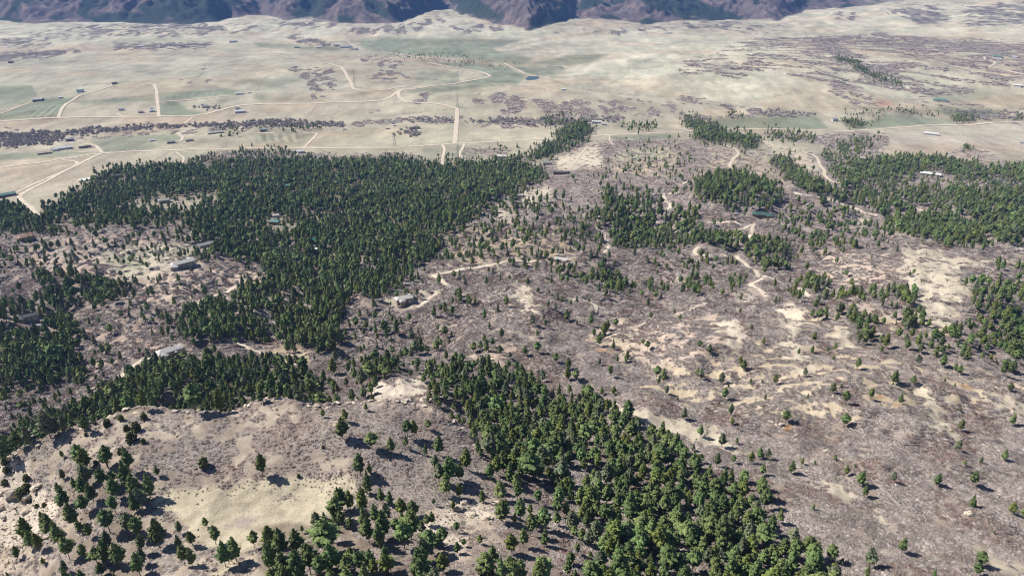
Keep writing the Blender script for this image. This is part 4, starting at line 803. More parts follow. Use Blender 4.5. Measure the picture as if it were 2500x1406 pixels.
# roads keep clear of plants
ROADS = [
 ('gravel_road', 9, 'pale gravel road running straight across the farm valley', [P('A1', (-60, 888), (0, 885), (430, 858), (900, 852), (1150, 848), (1400, 845), (1500, 830), (1640, 790), (1740, 768), (1900, 757), (2490, 745)) + P('A2', (200, 740), (320, 730), (380, 700), (420, 665), (460, 652), (520, 650), (590, 640), (750, 620), (880, 600), (1000, 580), (1060, 568), (1095, 555), (1060, 537), (1000, 520), (900, 505), (800, 490), (720, 472), (650, 458))]),
 ('gravel_drive', 7, 'curving gravel drive up to the teal roofed barn', [P('A1', (425, 858), (450, 790), (480, 755), (520, 735), (570, 700), (650, 680), (720, 655), (830, 620))]),
 ('field_track', 7, 'straight field track between two green fields', [P('A1', (1155, 848), (1145, 745)), P('A1', (1145, 745), (1138, 660), (1118, 610))]),
 ('county_road', 7, 'long pale county road along the near side of the farmland', [P('A1', (-60, 1228), (0, 1222), (280, 1185), (500, 1150), (620, 1130), (740, 1115), (1000, 1100), (1200, 1095), (1500, 1083), (2200, 1078), (2470, 1080)) + P('A2', (350, 1075), (700, 1052), (830, 1045), (1000, 1038), (1300, 1020), (1560, 1008), (1800, 995), (1900, 985), (2150, 975), (2480, 960)) + P('A3', (200, 945), (400, 940), (600, 938), (900, 945), (1200, 955), (1400, 945), (1500, 935), (1800, 912), (2200, 900), (2560, 882))]),
 ('paved_road', 11, 'wide pale road slanting down the left edge below the farms', [P('A1', (735, 1117), (690, 1135), (620, 1170), (500, 1230), (350, 1310), (180, 1399)) + P('B1', (140, 20), (145, 50), (180, 80), (230, 112), (262, 160), (285, 190))]),
 ('side_road', 5, 'narrow side road beside the wide slanting road', [P('A1', (450, 1165), (570, 1175), (540, 1215), (300, 1315), (120, 1399))]),
 ('valley_road', 9, 'wide pale north south road crossing the creek', [P('A2', (835, 1042), (842, 960), (848, 880), (853, 790)), P('A2', (853, 790), (840, 788), (760, 765), (640, 750), (480, 745), (430, 710), (422, 675), (440, 660))]),
 ('forest_spur_road', 8, 'short pale road from the county road into the pine forest', [P('A2', (745, 1050), (762, 1090), (745, 1150), (742, 1212)), P('A2', (905, 1042), (890, 1080), (870, 1110), (880, 1160), (950, 1170))]),
 ('hill_road', 9, 'pale road bending over the low grass hill', [P('A1', (1980, 397), (2100, 420), (2300, 450), (2480, 490)) + P('A2', (40, 530), (80, 600), (100, 650), (180, 663), (280, 660), (400, 640), (500, 630), (620, 636))]),
 ('meadow_track', 6, 'thin track along the green meadow below the pond', [P('A2', (760, 625), (900, 625), (1100, 615), (1250, 615), (1400, 630), (1500, 645), (1530, 662)), P('A2', (1620, 482), (1500, 478), (1400, 478)), P('A2', (1620, 482), (1650, 500))]),
 ('sandy_track', 7, 'sandy track past the small pond', [P('A2', (1190, 460), (1300, 512), (1350, 540), (1450, 560), (1530, 578)), P('A2', (40, 300), (120, 345)), P('A2', (300, 375), (640, 425), (800, 445))]),
 ('winding_road', 7, 'winding pale dirt road through the scrub hills', [P('A3', (320, 1050), (400, 1085), (430, 1110), (420, 1130), (390, 1150), (360, 1200), (375, 1235), (430, 1250), (560, 1260)), P('A3', (0, 1345), (50, 1320), (110, 1318)), P('B2', (2450, 0), (2360, 0), (2345, 30), (2370, 60), (2405, 90), (2400, 110), (2365, 135), (2370, 165)), P('A3', (410, 940), (470, 980))]),
 ('ridge_road', 8, 'broad dirt road over the ridge to the white roofed houses', [P('A3', (590, 1025), (700, 1065), (850, 1100), (970, 1125), (1005, 1160), (1020, 1210), (1055, 1240), (1045, 1270), (1090, 1320), (1200, 1335)), P('B3', (830, 0), (880, 30), (1000, 30), (1100, 48), (1200, 100), (1300, 132), (1440, 165)), P('B3', (1680, 112), (1780, 150), (1860, 160))]),
 ('dirt_road', 6, 'pale dirt road along the crest beyond the scrub slope', [P('B3', (410, 460), (420, 480), (480, 520), (560, 570), (600, 620), (680, 640), (800, 670), (880, 700), (950, 760)), P('B3', (600, 625), (560, 640), (490, 660), (540, 690), (600, 720), (635, 760)), P('B3', (-20, 890), (60, 855), (150, 820), (330, 803), (480, 795)), P('B3', (140, 395), (95, 410), (90, 430), (125, 462), (200, 470), (340, 462))]),
 ('knoll_drive', 6, 'forked sandy drive below the dark green roofed house', [P('B3', (370, 330), (430, 280), (480, 245), (545, 232)), P('B3', (500, 352), (520, 290), (535, 238)), P('B3', (200, 215), (300, 215), (450, 238))]),
 ('gravel_lane', 6, 'gravel lane curving past the grey roofed house', [P('B2', (790, 680), (740, 632), (690, 612), (665, 602)) , P('B2', (670, 612), (700, 595), (760, 580), (850, 560), (1000, 545), (1100, 540), (1200, 500), (1300, 490), (1430, 495)), P('B2', (705, 725), (650, 780), (560, 835))]),
 ('woodland_lane', 5, 'short sandy lane between pines on the middle slope', [P('B2', (1925, 295), (1920, 335), (1950, 370), (1955, 405), (1920, 438)), P('B2', (1690, 782), (1840, 790), (1870, 830), (1850, 868)), P('B2', (2420, 262), (2350, 215), (2300, 210))]),
 ('forest_lane', 6, 'pale lane coming out of the pine forest on the left slope', [P('B1', (1400, 850), (1450, 805), (1540, 762), (1700, 692), (1850, 660), (1935, 645))]),
 ('driveway', 6, 'sandy driveway to the light grey roofed house below the forest', [P('B1', (830, 1399), (900, 1290), (980, 1222), (1140, 1205)), P('B1', (1700, 1090), (1800, 1130), (1900, 1170), (2000, 1222), (2100, 1240), (2200, 1250))]),
 ('far_road', 6, 'winding pale road beside the green roofed ranch', [P('A3', (2210, 415), (2290, 460), (2240, 490), (2400, 520), (2500, 545)), P('A3', (1800, 440), (1950, 475), (2100, 510)), P('A2', (480, 210), (495, 150))]),
 ('farm_track', 5, 'thin farm tracks joining the houses of the valley', [P('A1', (0, 828), (130, 780), (220, 745)), P('A1', (850, 825), (890, 850)), P('A1', (1340, 900), (1400, 855)), P('A1', (2210, 1075), (2310, 970), (2200, 965)), P('A1', (1290, 965), (1330, 1000), (1320, 1025), (1200, 1045)), P('A1', (600, 1045), (700, 1060), (745, 1112)), P('A1', (1280, 1105), (1340, 1150), (1320, 1210)), P('A1', (530, 1110), (740, 1105)), P('A1', (700, 398), (1000, 395), (1400, 400), (1700, 415), (1980, 397)), P('A1', (0, 465), (140, 462)), P('A1', (1850, 965), (2000, 968)), P('A1', (1490, 985), (1600, 965), (1740, 965)), P('A1', (1120, 745), (1660, 700))]),
 ('grass_track', 4, 'faint track across the pale meadow beside the pines', [P('A2', (1960, 985), (1960, 1030), (1990, 1055)), P('A2', (1660, 1240), (1800, 1060)), P('A3', (1560, 715), (1780, 712)), P('A3', (1560, 722), (1790, 720))]),
]
M_road = mat('pale_gravel', (.62, .535, .425), 0.95, (0.12, .2, (.47, .395, .31)))
ROADPTS = []
def ribbon(name, width, label, lines):
    Vv, Ff = [], []; n0 = 0
    for ln in lines:
        p = hit([q[0] for q in ln], [q[1] for q in ln])[:, :2]
        # smooth and resample
        seg = np.hypot(*np.diff(p, axis=0).T); s_ = np.concatenate([[0], np.cumsum(seg)]); n = max(int(s_[-1] / 7), 3)
        t = np.linspace(0, s_[-1], n); c = np.stack([np.interp(t, s_, p[:, 0]), np.interp(t, s_, p[:, 1])], 1)
        for _ in range(4): c[1:-1] = (c[:-2] + 2 * c[1:-1] + c[2:]) / 4
        d = np.gradient(c, axis=0); d /= np.linalg.norm(d, axis=1)[:, None] + 1e-9; nn = np.stack([-d[:, 1], d[:, 0]], 1)
        wd = width * (.40 if np.hypot(*c.T).mean() < 1700 else .68) * (1 + .35 * noise(t / 23, t * 0 + width, 5))
        cols = []
        zc = height(c[:, 0], c[:, 1])
        for s2 in (-1, -.5, 0, .5, 1):
            e = c + nn * (wd * s2)[:, None]; ze = height(e[:, 0], e[:, 1])
            cols.append(np.stack([e[:, 0], e[:, 1], np.maximum(ze, zc * .5 + ze * .5) + (.30 if abs(s2) < 1 else .12) + np.clip((np.hypot(*e.T) - 600) / 2500, 0, 1) * .9], 1))
        Vv.append(np.stack(cols, 1).reshape(-1, 3)); m_ = len(c)
        for i in range(m_ - 1):
            for k in range(4): a = n0 + i * 5 + k; Ff.append((a, a + 1, a + 6, a + 5))
        n0 += m_ * 5; ROADPTS.append(np.concatenate([c, np.full((m_, 1), width)], 1))
    o = bpy.data.objects.new(name, mesh_np(name, np.concatenate(Vv), Ff, [M_road], smooth=True)); coll.objects.link(o)
    tag(o, label, None, kind='structure')
for nm, wd, lb, ls in ROADS: ribbon(nm, wd, lb, ls)
ROADPTS = np.concatenate(ROADPTS)
CL = {}
def block(x, y, rad):
    n = int(rad / 4) + 1
    for i in range(-n, n + 1):
        for j in range(-n, n + 1):
            if math.hypot(i * 4, j * 4) <= rad + 2: CL[(int(x // 4) + i, int(y // 4) + j)] = 1
for x, y, wd in ROADPTS: block(x, y, wd / 2 + 1.5)

# ------------------------------------------------------------------ houses
def hmat(name, c, **k): return mat(name, c, 0.7, (3.0, .3, tuple(x * .85 for x in c)), **k)
RC = dict(white=hmat('white_roof_metal', (.66, .66, .64)), pale=hmat('pale_grey_shingle', (.52, .50, .47)), grey=hmat('grey_shingle', (.30, .31, .31)), dark=hmat('dark_shingle', (.085, .095, .095)), darkgreen=hmat('dark_green_shingle', (.06, .11, .10)),
          teal=hmat('teal_roof_metal', (.11, .24, .21)), green=hmat('green_roof_metal', (.03, .20, .13)), brown=hmat('brown_shingle', (.30, .19, .14)), blue=hmat('blue_roof_metal', (.25, .29, .34)), tan=hmat('tan_shingle', (.45, .38, .31)))
WC = dict(white=hmat('white_siding', (.72, .70, .66)), cream=hmat('cream_stucco', (.55, .48, .38)), wood=hmat('brown_log_wall', (.20, .13, .085)), grey=hmat('grey_siding', (.30, .29, .28)), stone=hmat('tan_stone_wall', (.42, .36, .29)))
M_glass = mat('dark_window_glass', (.02, .025, .03), 0.15, None, 0, .6); M_trim = hmat('white_trim', (.65, .63, .60)); M_deck = hmat('deck_boards', (.32, .26, .21)); M_brick = hmat('chimney_stone', (.36, .30, .26))
BOXF = [(0, 3, 2, 1), (4, 5, 6, 7), (0, 1, 5, 4), (1, 2, 6, 5), (2, 3, 7, 6), (3, 0, 4, 7)]
def boxv(x0, x1, y0, y1, z0, z1): return [(x0, y0, z0), (x1, y0, z0), (x1, y1, z0), (x0, y1, z0), (x0, y0, z1), (x1, y0, z1), (x1, y1, z1), (x0, y1, z1)]
def part(name, V, Fc, m, parent, label=None):
    me = bpy.data.meshes.new(name); me.from_pydata([tuple(map(float, p)) for p in V], [], Fc); me.materials.append(m); me.update()
    o = bpy.data.objects.new(name, me); coll.objects.link(o); o.parent = parent
    if label: o['label'] = label
    return o
def xf(V, cx, cy, yaw):
    c, s_ = math.cos(yaw), math.sin(yaw); return [(cx + p[0] * c - p[1] * s_, cy + p[0] * s_ + p[1] * c, p[2]) for p in V]
def wing(root, cx, cy, yaw, L_, W_, h, rise, wm, rm, hip, wins=True, eave=.7, deckside=None, chim=False, door=False):
    wl = part('wall', xf(boxv(-L_ / 2, L_ / 2, -W_ / 2, W_ / 2, -4, h), cx, cy, yaw), BOXF, wm, root)
    a, b = L_ / 2 + eave, W_ / 2 + eave; k = (L_ / 2 - W_ / 2 * .75) if hip else a; k = max(k, .5)
    V = [(-a, -b, h), (a, -b, h), (a, b, h), (-a, b, h), (-k, 0, h + rise), (k, 0, h + rise), (-a, -b, h + .28), (a, -b, h + .28), (a, b, h + .28), (-a, b, h + .28)]
    V[4] = (-k, 0, h + rise + .28); V[5] = (k, 0, h + rise + .28)
    Fc = [(0, 3, 2, 1), (0, 1, 7, 6), (1, 2, 8, 7), (2, 3, 9, 8), (3, 0, 6, 9), (6, 7, 5, 4), (8, 9, 4, 5), (7, 8, 5), (9, 6, 4)]
    rf = part('roof', xf(V, cx, cy, yaw), Fc, rm, root)
    if chim: part('chimney', xf(boxv(L_ * .18, L_ * .18 + 1.3, W_ * .1, W_ * .1 + 1.1, h, h + rise + 1.8), cx, cy, yaw), BOXF, M_brick, rf)
    if wins:
        floors = 2 if h > 4.6 else 1; nwx = max(2, int(L_ / 4.2))
        for fl in range(floors):
            z0 = .9 + fl * 2.9
            for sgn in (-1, 1):
                for i in range(nwx):
                    x = -L_ / 2 + (i + .5) * L_ / nwx; y = sgn * W_ / 2
                    f_ = part('window', xf(boxv(x - .95, x + .95, y - .05, y + .05, z0, z0 + 1.5), cx, cy, yaw), BOXF, M_trim, root)
                    part('pane', xf(boxv(x - .8, x + .8, y - .08, y + .08, z0 + .12, z0 + 1.38), cx, cy, yaw), BOXF, M_glass, f_)
            for sgn in (-1, 1):
                x = sgn * L_ / 2; f_ = part('window', xf(boxv(x - .05, x + .05, -.9, .9, z0, z0 + 1.5), cx, cy, yaw), BOXF, M_trim, root)
                part('pane', xf(boxv(x - .08, x + .08, -.75, .75, z0 + .12, z0 + 1.38), cx, cy, yaw), BOXF, M_glass, f_)
    if door: part('door', xf(boxv(L_ * .25, L_ * .25 + 3.2, -W_ / 2 - .07, -W_ / 2 + .05, -.1, 2.5), cx, cy, yaw), BOXF, M_trim, root)
    if deckside: part('deck', xf(boxv(-L_ / 2, L_ / 2, -W_ / 2 - 3.5, -W_ / 2, -.3, -.05), cx, cy, yaw), BOXF, M_deck, root)
HC = 0
def house(u, v, Lpx, asp, yawd, h, roof, wall, label, style='gable', cat='house', name='house', wings=None, wins=True):
    """Lpx: length of the main roof in the photograph's pixels"""
    p = hit([u], [v])[0]; dist = math.sqrt(p[0] ** 2 + p[1] ** 2 + (ZC - p[2]) ** 2); L_ = Lpx * dist / F
    yaw = math.radians(yawd) - math.atan2(p[0], p[1])
    Wd = L_ * asp; rise = min(Wd * .28, 5) if style != 'flat' else .35
    zs = height(p[0] + np.array([0, 1, -1, 0, 0]) * L_ * .35, p[1] + np.array([0, 0, 0, 1, -1]) * L_ * .35)
    root = bpy.data.objects.new(name, None); coll.objects.link(root); root.location = (p[0], p[1], float(np.percentile(zs, 75)))
    root.rotation_euler = (0, 0, yaw); root.empty_display_size = 3; tag(root, label, cat)
    hip = style == 'hip'; big = wings is not None
    wing(root, 0, 0, 0, L_, Wd, h, rise, WC[wall], RC[roof], hip, wins, chim=(cat == 'house' and big), door=True, deckside=big)
    for (dx, dy, l, w_, ya, hh) in (wings or []):
        wing(root, dx * L_, dy * L_, math.radians(ya), l * L_, w_ * L_, h * hh, rise * w_ / asp, WC[wall], RC[roof], hip, wins)
    block(p[0], p[1], L_ * (.75 if wings else .55) + 2)
    if L_ > 10:                                            # keep the view of the house clear of trees
        q = np.array([p[0], p[1]]) * (1 - 10 / np.hypot(p[0], p[1])); block(q[0], q[1], L_ * .45)
    return root
H = house
W2 = [(-.36, -.20, .34, .30, 90, .9), (.34, .22, .45, .30, 90, .85)]; W3 = [(.42, -.12, .42, .34, 28, .8), (-.12, -.24, .36, .24, 90, .8)]
H(413, 868, 42, .50, 12, 5.6, 'pale', 'cream', 'large pale grey roofed house above the dark pine slope, left of centre', 'hip', wings=[(.45, -.06, .62, .34, 30, .8), (-.30, -.26, .34, .32, 90, .8)])
H(447, 652, 46, .36, 14, 5.8, 'pale', 'grey', 'big light roofed house with dark shaded front beside the green lawn', 'hip', wings=[(-.38, -.12, .36, .30, 60, .8), (.40, .12, .36, .34, 80, 1)])
H(987, 738, 40, .46, 14, 5.4, 'pale', 'stone', 'grey roofed house on a small lawn at the edge of the main pine forest', 'hip', wings=[(.38, .14, .50, .36, 60, .85), (-.22, -.20, .40, .30, 100, .85)])
H(1862, 533, 46, .34, 0, 4.6, 'darkgreen', 'wood', 'long dark green roofed house on the bare knoll above the forked drive', 'hip', wings=[(-.34, -.10, .30, .26, 90, 1), (.32, -.10, .30, .26, 90, 1)])
H(1370, 642, 30, .40, -12, 4.4, 'pale', 'cream', 'pale roofed house among scattered pines in the middle of the slope', 'gable', wings=[(.30, -.18, .40, .30, 80, .8)])
H(504, 603, 32, .38, 14, 4.0, 'grey', 'cream', 'grey metal roofed barn at the upper end of the green lawn', 'gable', 'barn', 'barn')
H(64, 586, 24, .55, 8, 4.6, 'brown', 'wood', 'brown roofed house on the sandy clearing near the left edge', 'hip', wings=[(.25, .42, .7, .4, 20, 1)])
H(672, 548, 20, .55, -30, 5.2, 'teal', 'wood', 'teal green roofed house in the forest below a small clearing', 'gable', wings=[(-.3, .3, .7, .4, 70, .9)])
H(763, 594, 20, .6, 10, 5.4, 'green', 'stone', 'bright green roofed house on a white gravel yard deep in the forest', 'hip', wings=[(.4, .2, .5, .4, 60, .9)])
H(770, 611, 20, .35, -8, 2.6, 'white', 'white', 'low white garage just below the bright green roofed house', 'flat', 'garage', 'garage', wins=False)
H(674, 530, 13, .6, 0, 3.5, 'pale', 'white', 'small pale roofed cabin above the teal green roofed house', 'gable', 'cabin', 'cabin')
H(402, 495, 22, .40, 0, 5, 'grey', 'grey', 'grey roofed house in the tan clearing inside the forest', 'hip', wings=[(.3, .1, .4, .3, 60, 1)])
H(72, 784, 34, .36, 0, 5.2, 'dark', 'stone', 'dark roofed long house hidden among pines at the left edge', 'hip', wings=[(-.3, -.1, .4, .3, 60, 1)])
H(93, 803, 18, .40, -14, 4.2, 'grey', 'stone', 'grey roofed outbuilding just below the dark roofed long house', 'gable', 'garage', 'garage')
H(30, 816, 16, .4, 5, 3.6, 'pale', 'cream', 'pale roofed cabin in the pines at the far left, below the dark roofed long house', 'gable', 'cabin', 'cabin')
H(706, 458, 18, .5, 10, 5, 'teal', 'wood', 'green roof showing between the treetops of the main forest', 'gable')
H(285, 434, 18, .4, -8, 5, 'dark', 'wood', 'dark roofed house near the upper left edge of the main forest', 'gable')
H(215, 439, 32, .55, 12, 1.6, 'white', 'cream', 'very large white flat roofed riding hall at the upper left corner of the forest', 'flat', 'hall', 'riding_hall', wins=False)
H(17, 479, 30, .35, 2, 4, 'teal', 'wood', 'long teal roofed barn cut by the left edge of the picture', 'gable', 'barn', 'barn')
H(734, 374, 16, .5, 15, 4.6, 'white', 'white', 'white roofed house at the upper edge of the main forest', 'gable', wings=[(.3, .2, .5, .4, 80, 1)])
H(109, 376, 24, .30, 4, 3, 'tan', 'wood', 'long low stable beside the left farm track', 'gable', 'stable', 'stable')
H(156, 365, 30, .30, 6, 4, 'white', 'white', 'white roofed farmhouse right of the long low stable', 'gable', wings=[(-.5, -.02, .4, .3, 20, .8)])
H(136, 369, 10, .6, 0, 3, 'grey', 'white', 'small shed between the low stable and the white farmhouse', 'gable', 'shed', 'shed')
H(171, 344, 15, .5, 0, 4.5, 'blue', 'wood', 'dark blue roofed house among bare creek trees at the left', 'gable')
H(208, 361, 22, .25, 0, 3, 'dark', 'wood', 'dark long shed by the small loop road', 'gable', 'shed', 'shed')
H(418, 350, 16, .5, 0, 4, 'grey', 'wood', 'grey roofed ranch house inside a row of dark trees', 'gable')
H(462, 345, 16, .4, 10, 4, 'tan', 'cream', 'tan roofed ranch house right of the row of dark trees', 'gable')
H(372, 345, 9, .5, 0, 3, 'white', 'white', 'small white shed left of the row of dark trees', 'gable', 'shed', 'shed')
H(527, 326, 34, .2, 8, 3.4, 'pale', 'cream', 'long pale curved stable row near the creek', 'gable', 'stable', 'stable')
H(643, 321, 14, .5, 0, 5, 'blue', 'wood', 'dark blue roofed barn beside a clump of creek pines', 'gable', 'barn', 'barn')
H(92, 247, 16, .5, -10, 5, 'pale', 'grey', 'pale roofed farmhouse in trees on the green field at far left', 'gable', wings=[(.2, .4, .8, .4, 0, 1)])
H(148, 240, 7, .6, 0, 3, 'white', 'white', 'tiny white shed alone on the meadow at the left', 'gable', 'shed', 'shed')
H(197, 226, 13, .6, 0, 6, 'teal', 'white', 'teal roofed barn at the bend of the curving gravel drive', 'gable', 'barn', 'barn')
H(280, 206, 9, .6, 0, 4.5, 'dark', 'wood', 'small dark house at the top end of the curving gravel drive', 'gable')
H(297, 270, 11, .5, 0, 4, 'blue', 'white', 'blue roofed shed on the tan field left of the straight field track', 'gable', 'shed', 'shed')
H(372, 273, 11, .6, 0, 4.5, 'white', 'white', 'small white barn touching the straight field track', 'gable', 'barn', 'barn')
H(369, 266, 5, .7, 0, 3, 'white', 'white', 'tiny hut just above the small white barn', 'gable', 'hut', 'hut', wins=False)
H(344, 276, 10, .5, 0, 4, 'grey', 'cream', 'grey farmhouse left of the small white barn', 'gable')
H(501, 263, 13, .5, 0, 5, 'grey', 'white', 'grey roofed house in a ring of bare trees at the green field', 'gable')
H(585, 231, 16, .35, 4, 4, 'white', 'white', 'long white barn above the green striped field', 'gable', 'barn', 'barn')
H(609, 228, 5, .7, 0, 3, 'white', 'white', 'tiny white hut right of the long white barn', 'gable', 'hut', 'hut', wins=False)
H(586, 275, 22, .40, 4, 4.5, 'white', 'white', 'big white roofed barn beside the bend of the gravel road', 'gable', 'barn', 'barn')
H(580, 267, 9, .5, 0, 4, 'grey', 'white', 'small grey house just above the big white roofed barn', 'gable')
H(27, 154, 9, .6, 0, 4, 'dark', 'wood', 'lone dark house on the far meadow at the left edge', 'gable')
H(100, 146, 8, .5, 0, 3.5, 'white', 'white', 'lone white house on the far meadow near the left', 'gable')
H(345, 116, 12, .4, 0, 5, 'white', 'white', 'white house with a dark clump below the far scrub belt', 'gable')
H(312, 307, 8, .5, 0, 3.5, 'tan', 'wood', 'small shed at the creek near the culvert', 'gable', 'shed', 'shed')
H(570, 104, 16, .3, 0, 5, 'blue', 'white', 'blue roofed school building below the mountains', 'gable', 'building', 'school_building')
H(725, 118, 12, .4, 0, 5, 'grey', 'white', 'grey building at the far village', 'gable', 'building', 'building')
H(778, 118, 12, .4, 10, 4, 'white', 'white', 'white building at the right end of the far village', 'gable', 'building', 'building')
H(843, 118, 20, .3, -6, 6, 'blue', 'white', 'pale blue roofed hall at the edge of the far green field', 'gable', 'hall', 'hall', wings=[(.5, .3, .5, .2, 30, .8)])
H(864, 122, 18, .35, -20, 5, 'grey', 'white', 'grey roofed hall right of the pale blue one', 'gable', 'hall', 'hall')
H(1015, 314, 17, .55, 12, 6, 'tan', 'cream', 'large tan roofed mansion in a walled garden beside the valley road', 'hip', wings=[(-.7, -.2, .8, .35, 20, .9)])
H(992, 322, 13, .4, 4, 4, 'grey', 'cream', 'grey roofed wing house left of the large mansion', 'gable')
H(963, 308, 6, .6, 0, 3, 'white', 'white', 'small white shed above the mansion garden', 'gable', 'shed', 'shed')
H(946, 315, 8, .4, 0, 3, 'white', 'cream', 'small cream shed left of the mansion garden', 'gable', 'shed', 'shed')
H(840, 317, 7, .5, 0, 3, 'white', 'white', 'tiny white barn alone on the tan field in the centre', 'gable', 'barn', 'barn')
H(1457, 301, 22, .35, 4, 4.5, 'white', 'white', 'white roofed long house where the pine strip meets the creek', 'gable', wings=[(-.35, -.15, .3, .3, 80, 1)])
H(1475, 306, 13, .4, 4, 4, 'pale', 'white', 'pale barn right of the white roofed long house', 'gable', 'barn', 'barn')
H(1225, 386, 18, .4, 0, 4.5, 'white', 'cream', 'white roofed house at the left end of the narrow pine strip', 'gable', wings=[(-.2, .2, .4, .3, 80, 1)])
H(1337, 402, 22, .35, 0, 4.5, 'grey', 'cream', 'grey roofed house on the meadow corner beside the forest', 'gable', wings=[(-.35, .2, .4, .3, 80, 1)])
H(1371, 426, 40, .22, 2, 4, 'dark', 'wood', 'very long dark roofed stable below the meadow corner', 'gable', 'stable', 'stable')
H(1376, 221, 11, .4, 4, 4, 'white', 'white', 'white shed beyond the thin meadow track', 'gable', 'shed', 'shed')
H(2036, 296, 9, .7, 30, 6, 'blue', 'white', 'white house with blue roof beside the round tree clump', 'gable', wings=[(.5, .3, .9, .5, 0, 1)])
H(2297, 249, 20, .4, -4, 5, 'teal', 'cream', 'teal roofed ranch house above the far green pasture', 'gable', wings=[(-.5, -.1, .4, .3, 0, .8)])
H(2272, 330, 25, .28, 0, 4.5, 'white', 'white', 'long white barn on the tan pasture at the right', 'gable', 'barn', 'barn')
H(2477, 303, 12, .4, 4, 4, 'tan', 'white', 'tan barn by the county road at the right edge', 'gable', 'barn', 'barn')
H(2435, 142, 14, .35, 0, 4.5, 'teal', 'white', 'teal roofed house on the far slope beside the winding road', 'gable')
H(2476, 142, 9, .4, 0, 4, 'white', 'white', 'white house right of the far teal roofed house', 'gable')
H(2483, 213, 13, .4, 0, 4.5, 'white', 'white', 'white house among trees at the right edge of the valley', 'gable')
H(2105, 390, 20, .4, 0, 4, 'tan', 'cream', 'tan roofed barn at the upper edge of the right forest', 'gable', 'barn', 'barn')
H(2274, 428, 32, .55, -4, 3.5, 'white', 'cream', 'big white flat roofed house inside the right forest', 'flat', wings=[(-.5, -.1, .4, .35, 10, .8)])
H(2433, 448, 18, .5, 0, 5, 'dark', 'grey', 'dark roofed house among pines near the right edge', 'hip')
H(2067, 414, 18, .4, -10, 3.5, 'grey', 'cream', 'grey low house left of the tan barn in open pines', 'gable')
H(2497, 352, 10, .5, 0, 4, 'grey', 'white', 'grey farmhouse cut by the right edge of the picture', 'gable')

# sandy building pad and pond
def patch(name, k, pts, m, label, lift=.25, kind='structure'):
    q = P(k, *pts); p = hit([a[0] for a in q], [a[1] for a in q]); z = p[:, 2].mean() + lift
    if kind != 'water': z = p[:, 2].max() + lift
    me = bpy.data.meshes.new(name); me.from_pydata([(a[0], a[1], z) for a in p] + [(a[0], a[1], z - 3) for a in p], [], [tuple(range(len(p)))[::-1]] + [(i, (i + 1) % len(p), (i + 1) % len(p) + len(p), i + len(p)) for i in range(len(p))])
    me.materials.append(m); me.update(); o = bpy.data.objects.new(name, me); coll.objects.link(o); tag(o, label, kind='structure')
M_water = mat('pond_water', (.12, .17, .20), 0.1, None, 0, .5)
patch('pond_water', 'A2', [(1345, 575), (1370, 562), (1440, 562), (1460, 575), (1430, 592), (1370, 590)], M_water, 'small blue pond beside the sandy track', kind='water')
patch('building_pad', 'A3', [(850, 1180), (890, 1178), (910, 1198), (870, 1203)], hmat('bare_sand', (.50, .40, .31)), 'bare sandy building pad in the meadow')

# lattice pylons
M_steel = mat('galvanised_steel', (.22, .22, .22), 0.6)
def pylon(u, v, hpx, label):
    p = hit([u], [v])[0]; dist = math.sqrt(p[0] ** 2 + p[1] ** 2 + (ZC - p[2]) ** 2); hh = hpx * dist / F
    root = bpy.data.objects.new('power_pylon', None); coll.objects.link(root); root.location = p; tag(root, label, 'pylon', 'power pylons crossing the farmland')
    r_ = .22
    for sx, sy in ((-1, -1), (1, -1), (1, 1), (-1, 1)):
        G_ = Geo(); G_.tube((sx * 3.2, sy * 3.2, 0), (sx * .9, sy * .9, hh * .62), r_, r_ * .8, 4); G_.tube((sx * .9, sy * .9, hh * .62), (sx * .5, sy * .5, hh), r_ * .8, r_ * .6, 4)
        o = bpy.data.objects.new('leg', G_.mesh('leg', [M_steel])); o.parent = root; coll.objects.link(o)
    G_ = Geo()
    for k in range(6):
        z0, z1 = hh * .1 * k, hh * .1 * (k + 1); w0, w1 = 3.2 - 2.3 * z0 / (hh * .62), 3.2 - 2.3 * z1 / (hh * .62)
        for a in range(4):
            c = [(-1, -1), (1, -1), (1, 1), (-1, 1)]; p0, p1 = c[a], c[(a + 1) % 4]; G_.tube((p0[0] * w0, p0[1] * w0, z0), (p1[0] * w1, p1[1] * w1, z1), .1, .1, 3)
    o = bpy.data.objects.new('bracing', G_.mesh('bracing', [M_steel])); o.parent = root; coll.objects.link(o)
    for k, z in enumerate((.70, .83, .96)):
        G_ = Geo(); G_.tube((-5.5 + k * .6, 0, hh * z), (5.5 - k * .6, 0, hh * z), .2, .2, 4); G_.tube((0, 0, hh * z + 1.5), (5.5 - k * .6, 0, hh * z), .1, .1, 3); G_.tube((0, 0, hh * z + 1.5), (-5.5 + k * .6, 0, hh * z), .1, .1, 3)
        o = bpy.data.objects.new('cross_arm', G_.mesh('cross_arm', [M_steel])); o.parent = root; coll.objects.link(o)
pylon(964, 357, 32, 'steel lattice pylon standing below the mansion garden'); pylon(1117, 263, 34, 'steel lattice pylon at the top of the wide valley road')
pylon(1454, 330, 22, 'steel lattice pylon below the white roofed long house'); pylon(866, 213, 40, 'steel lattice pylon beside the hill road bend')
pylon(1118, 203, 26, 'steel lattice pylon on the green meadow beyond the hill road')
pylon(1119, 395, 40, 'steel lattice pylon in the field beside the forest spur road')

def free(x, y, near=True):
    k = np.array([(int(a), int(b)) not in CL for a, b in zip(x // 4, y // 4)], bool)
    return k

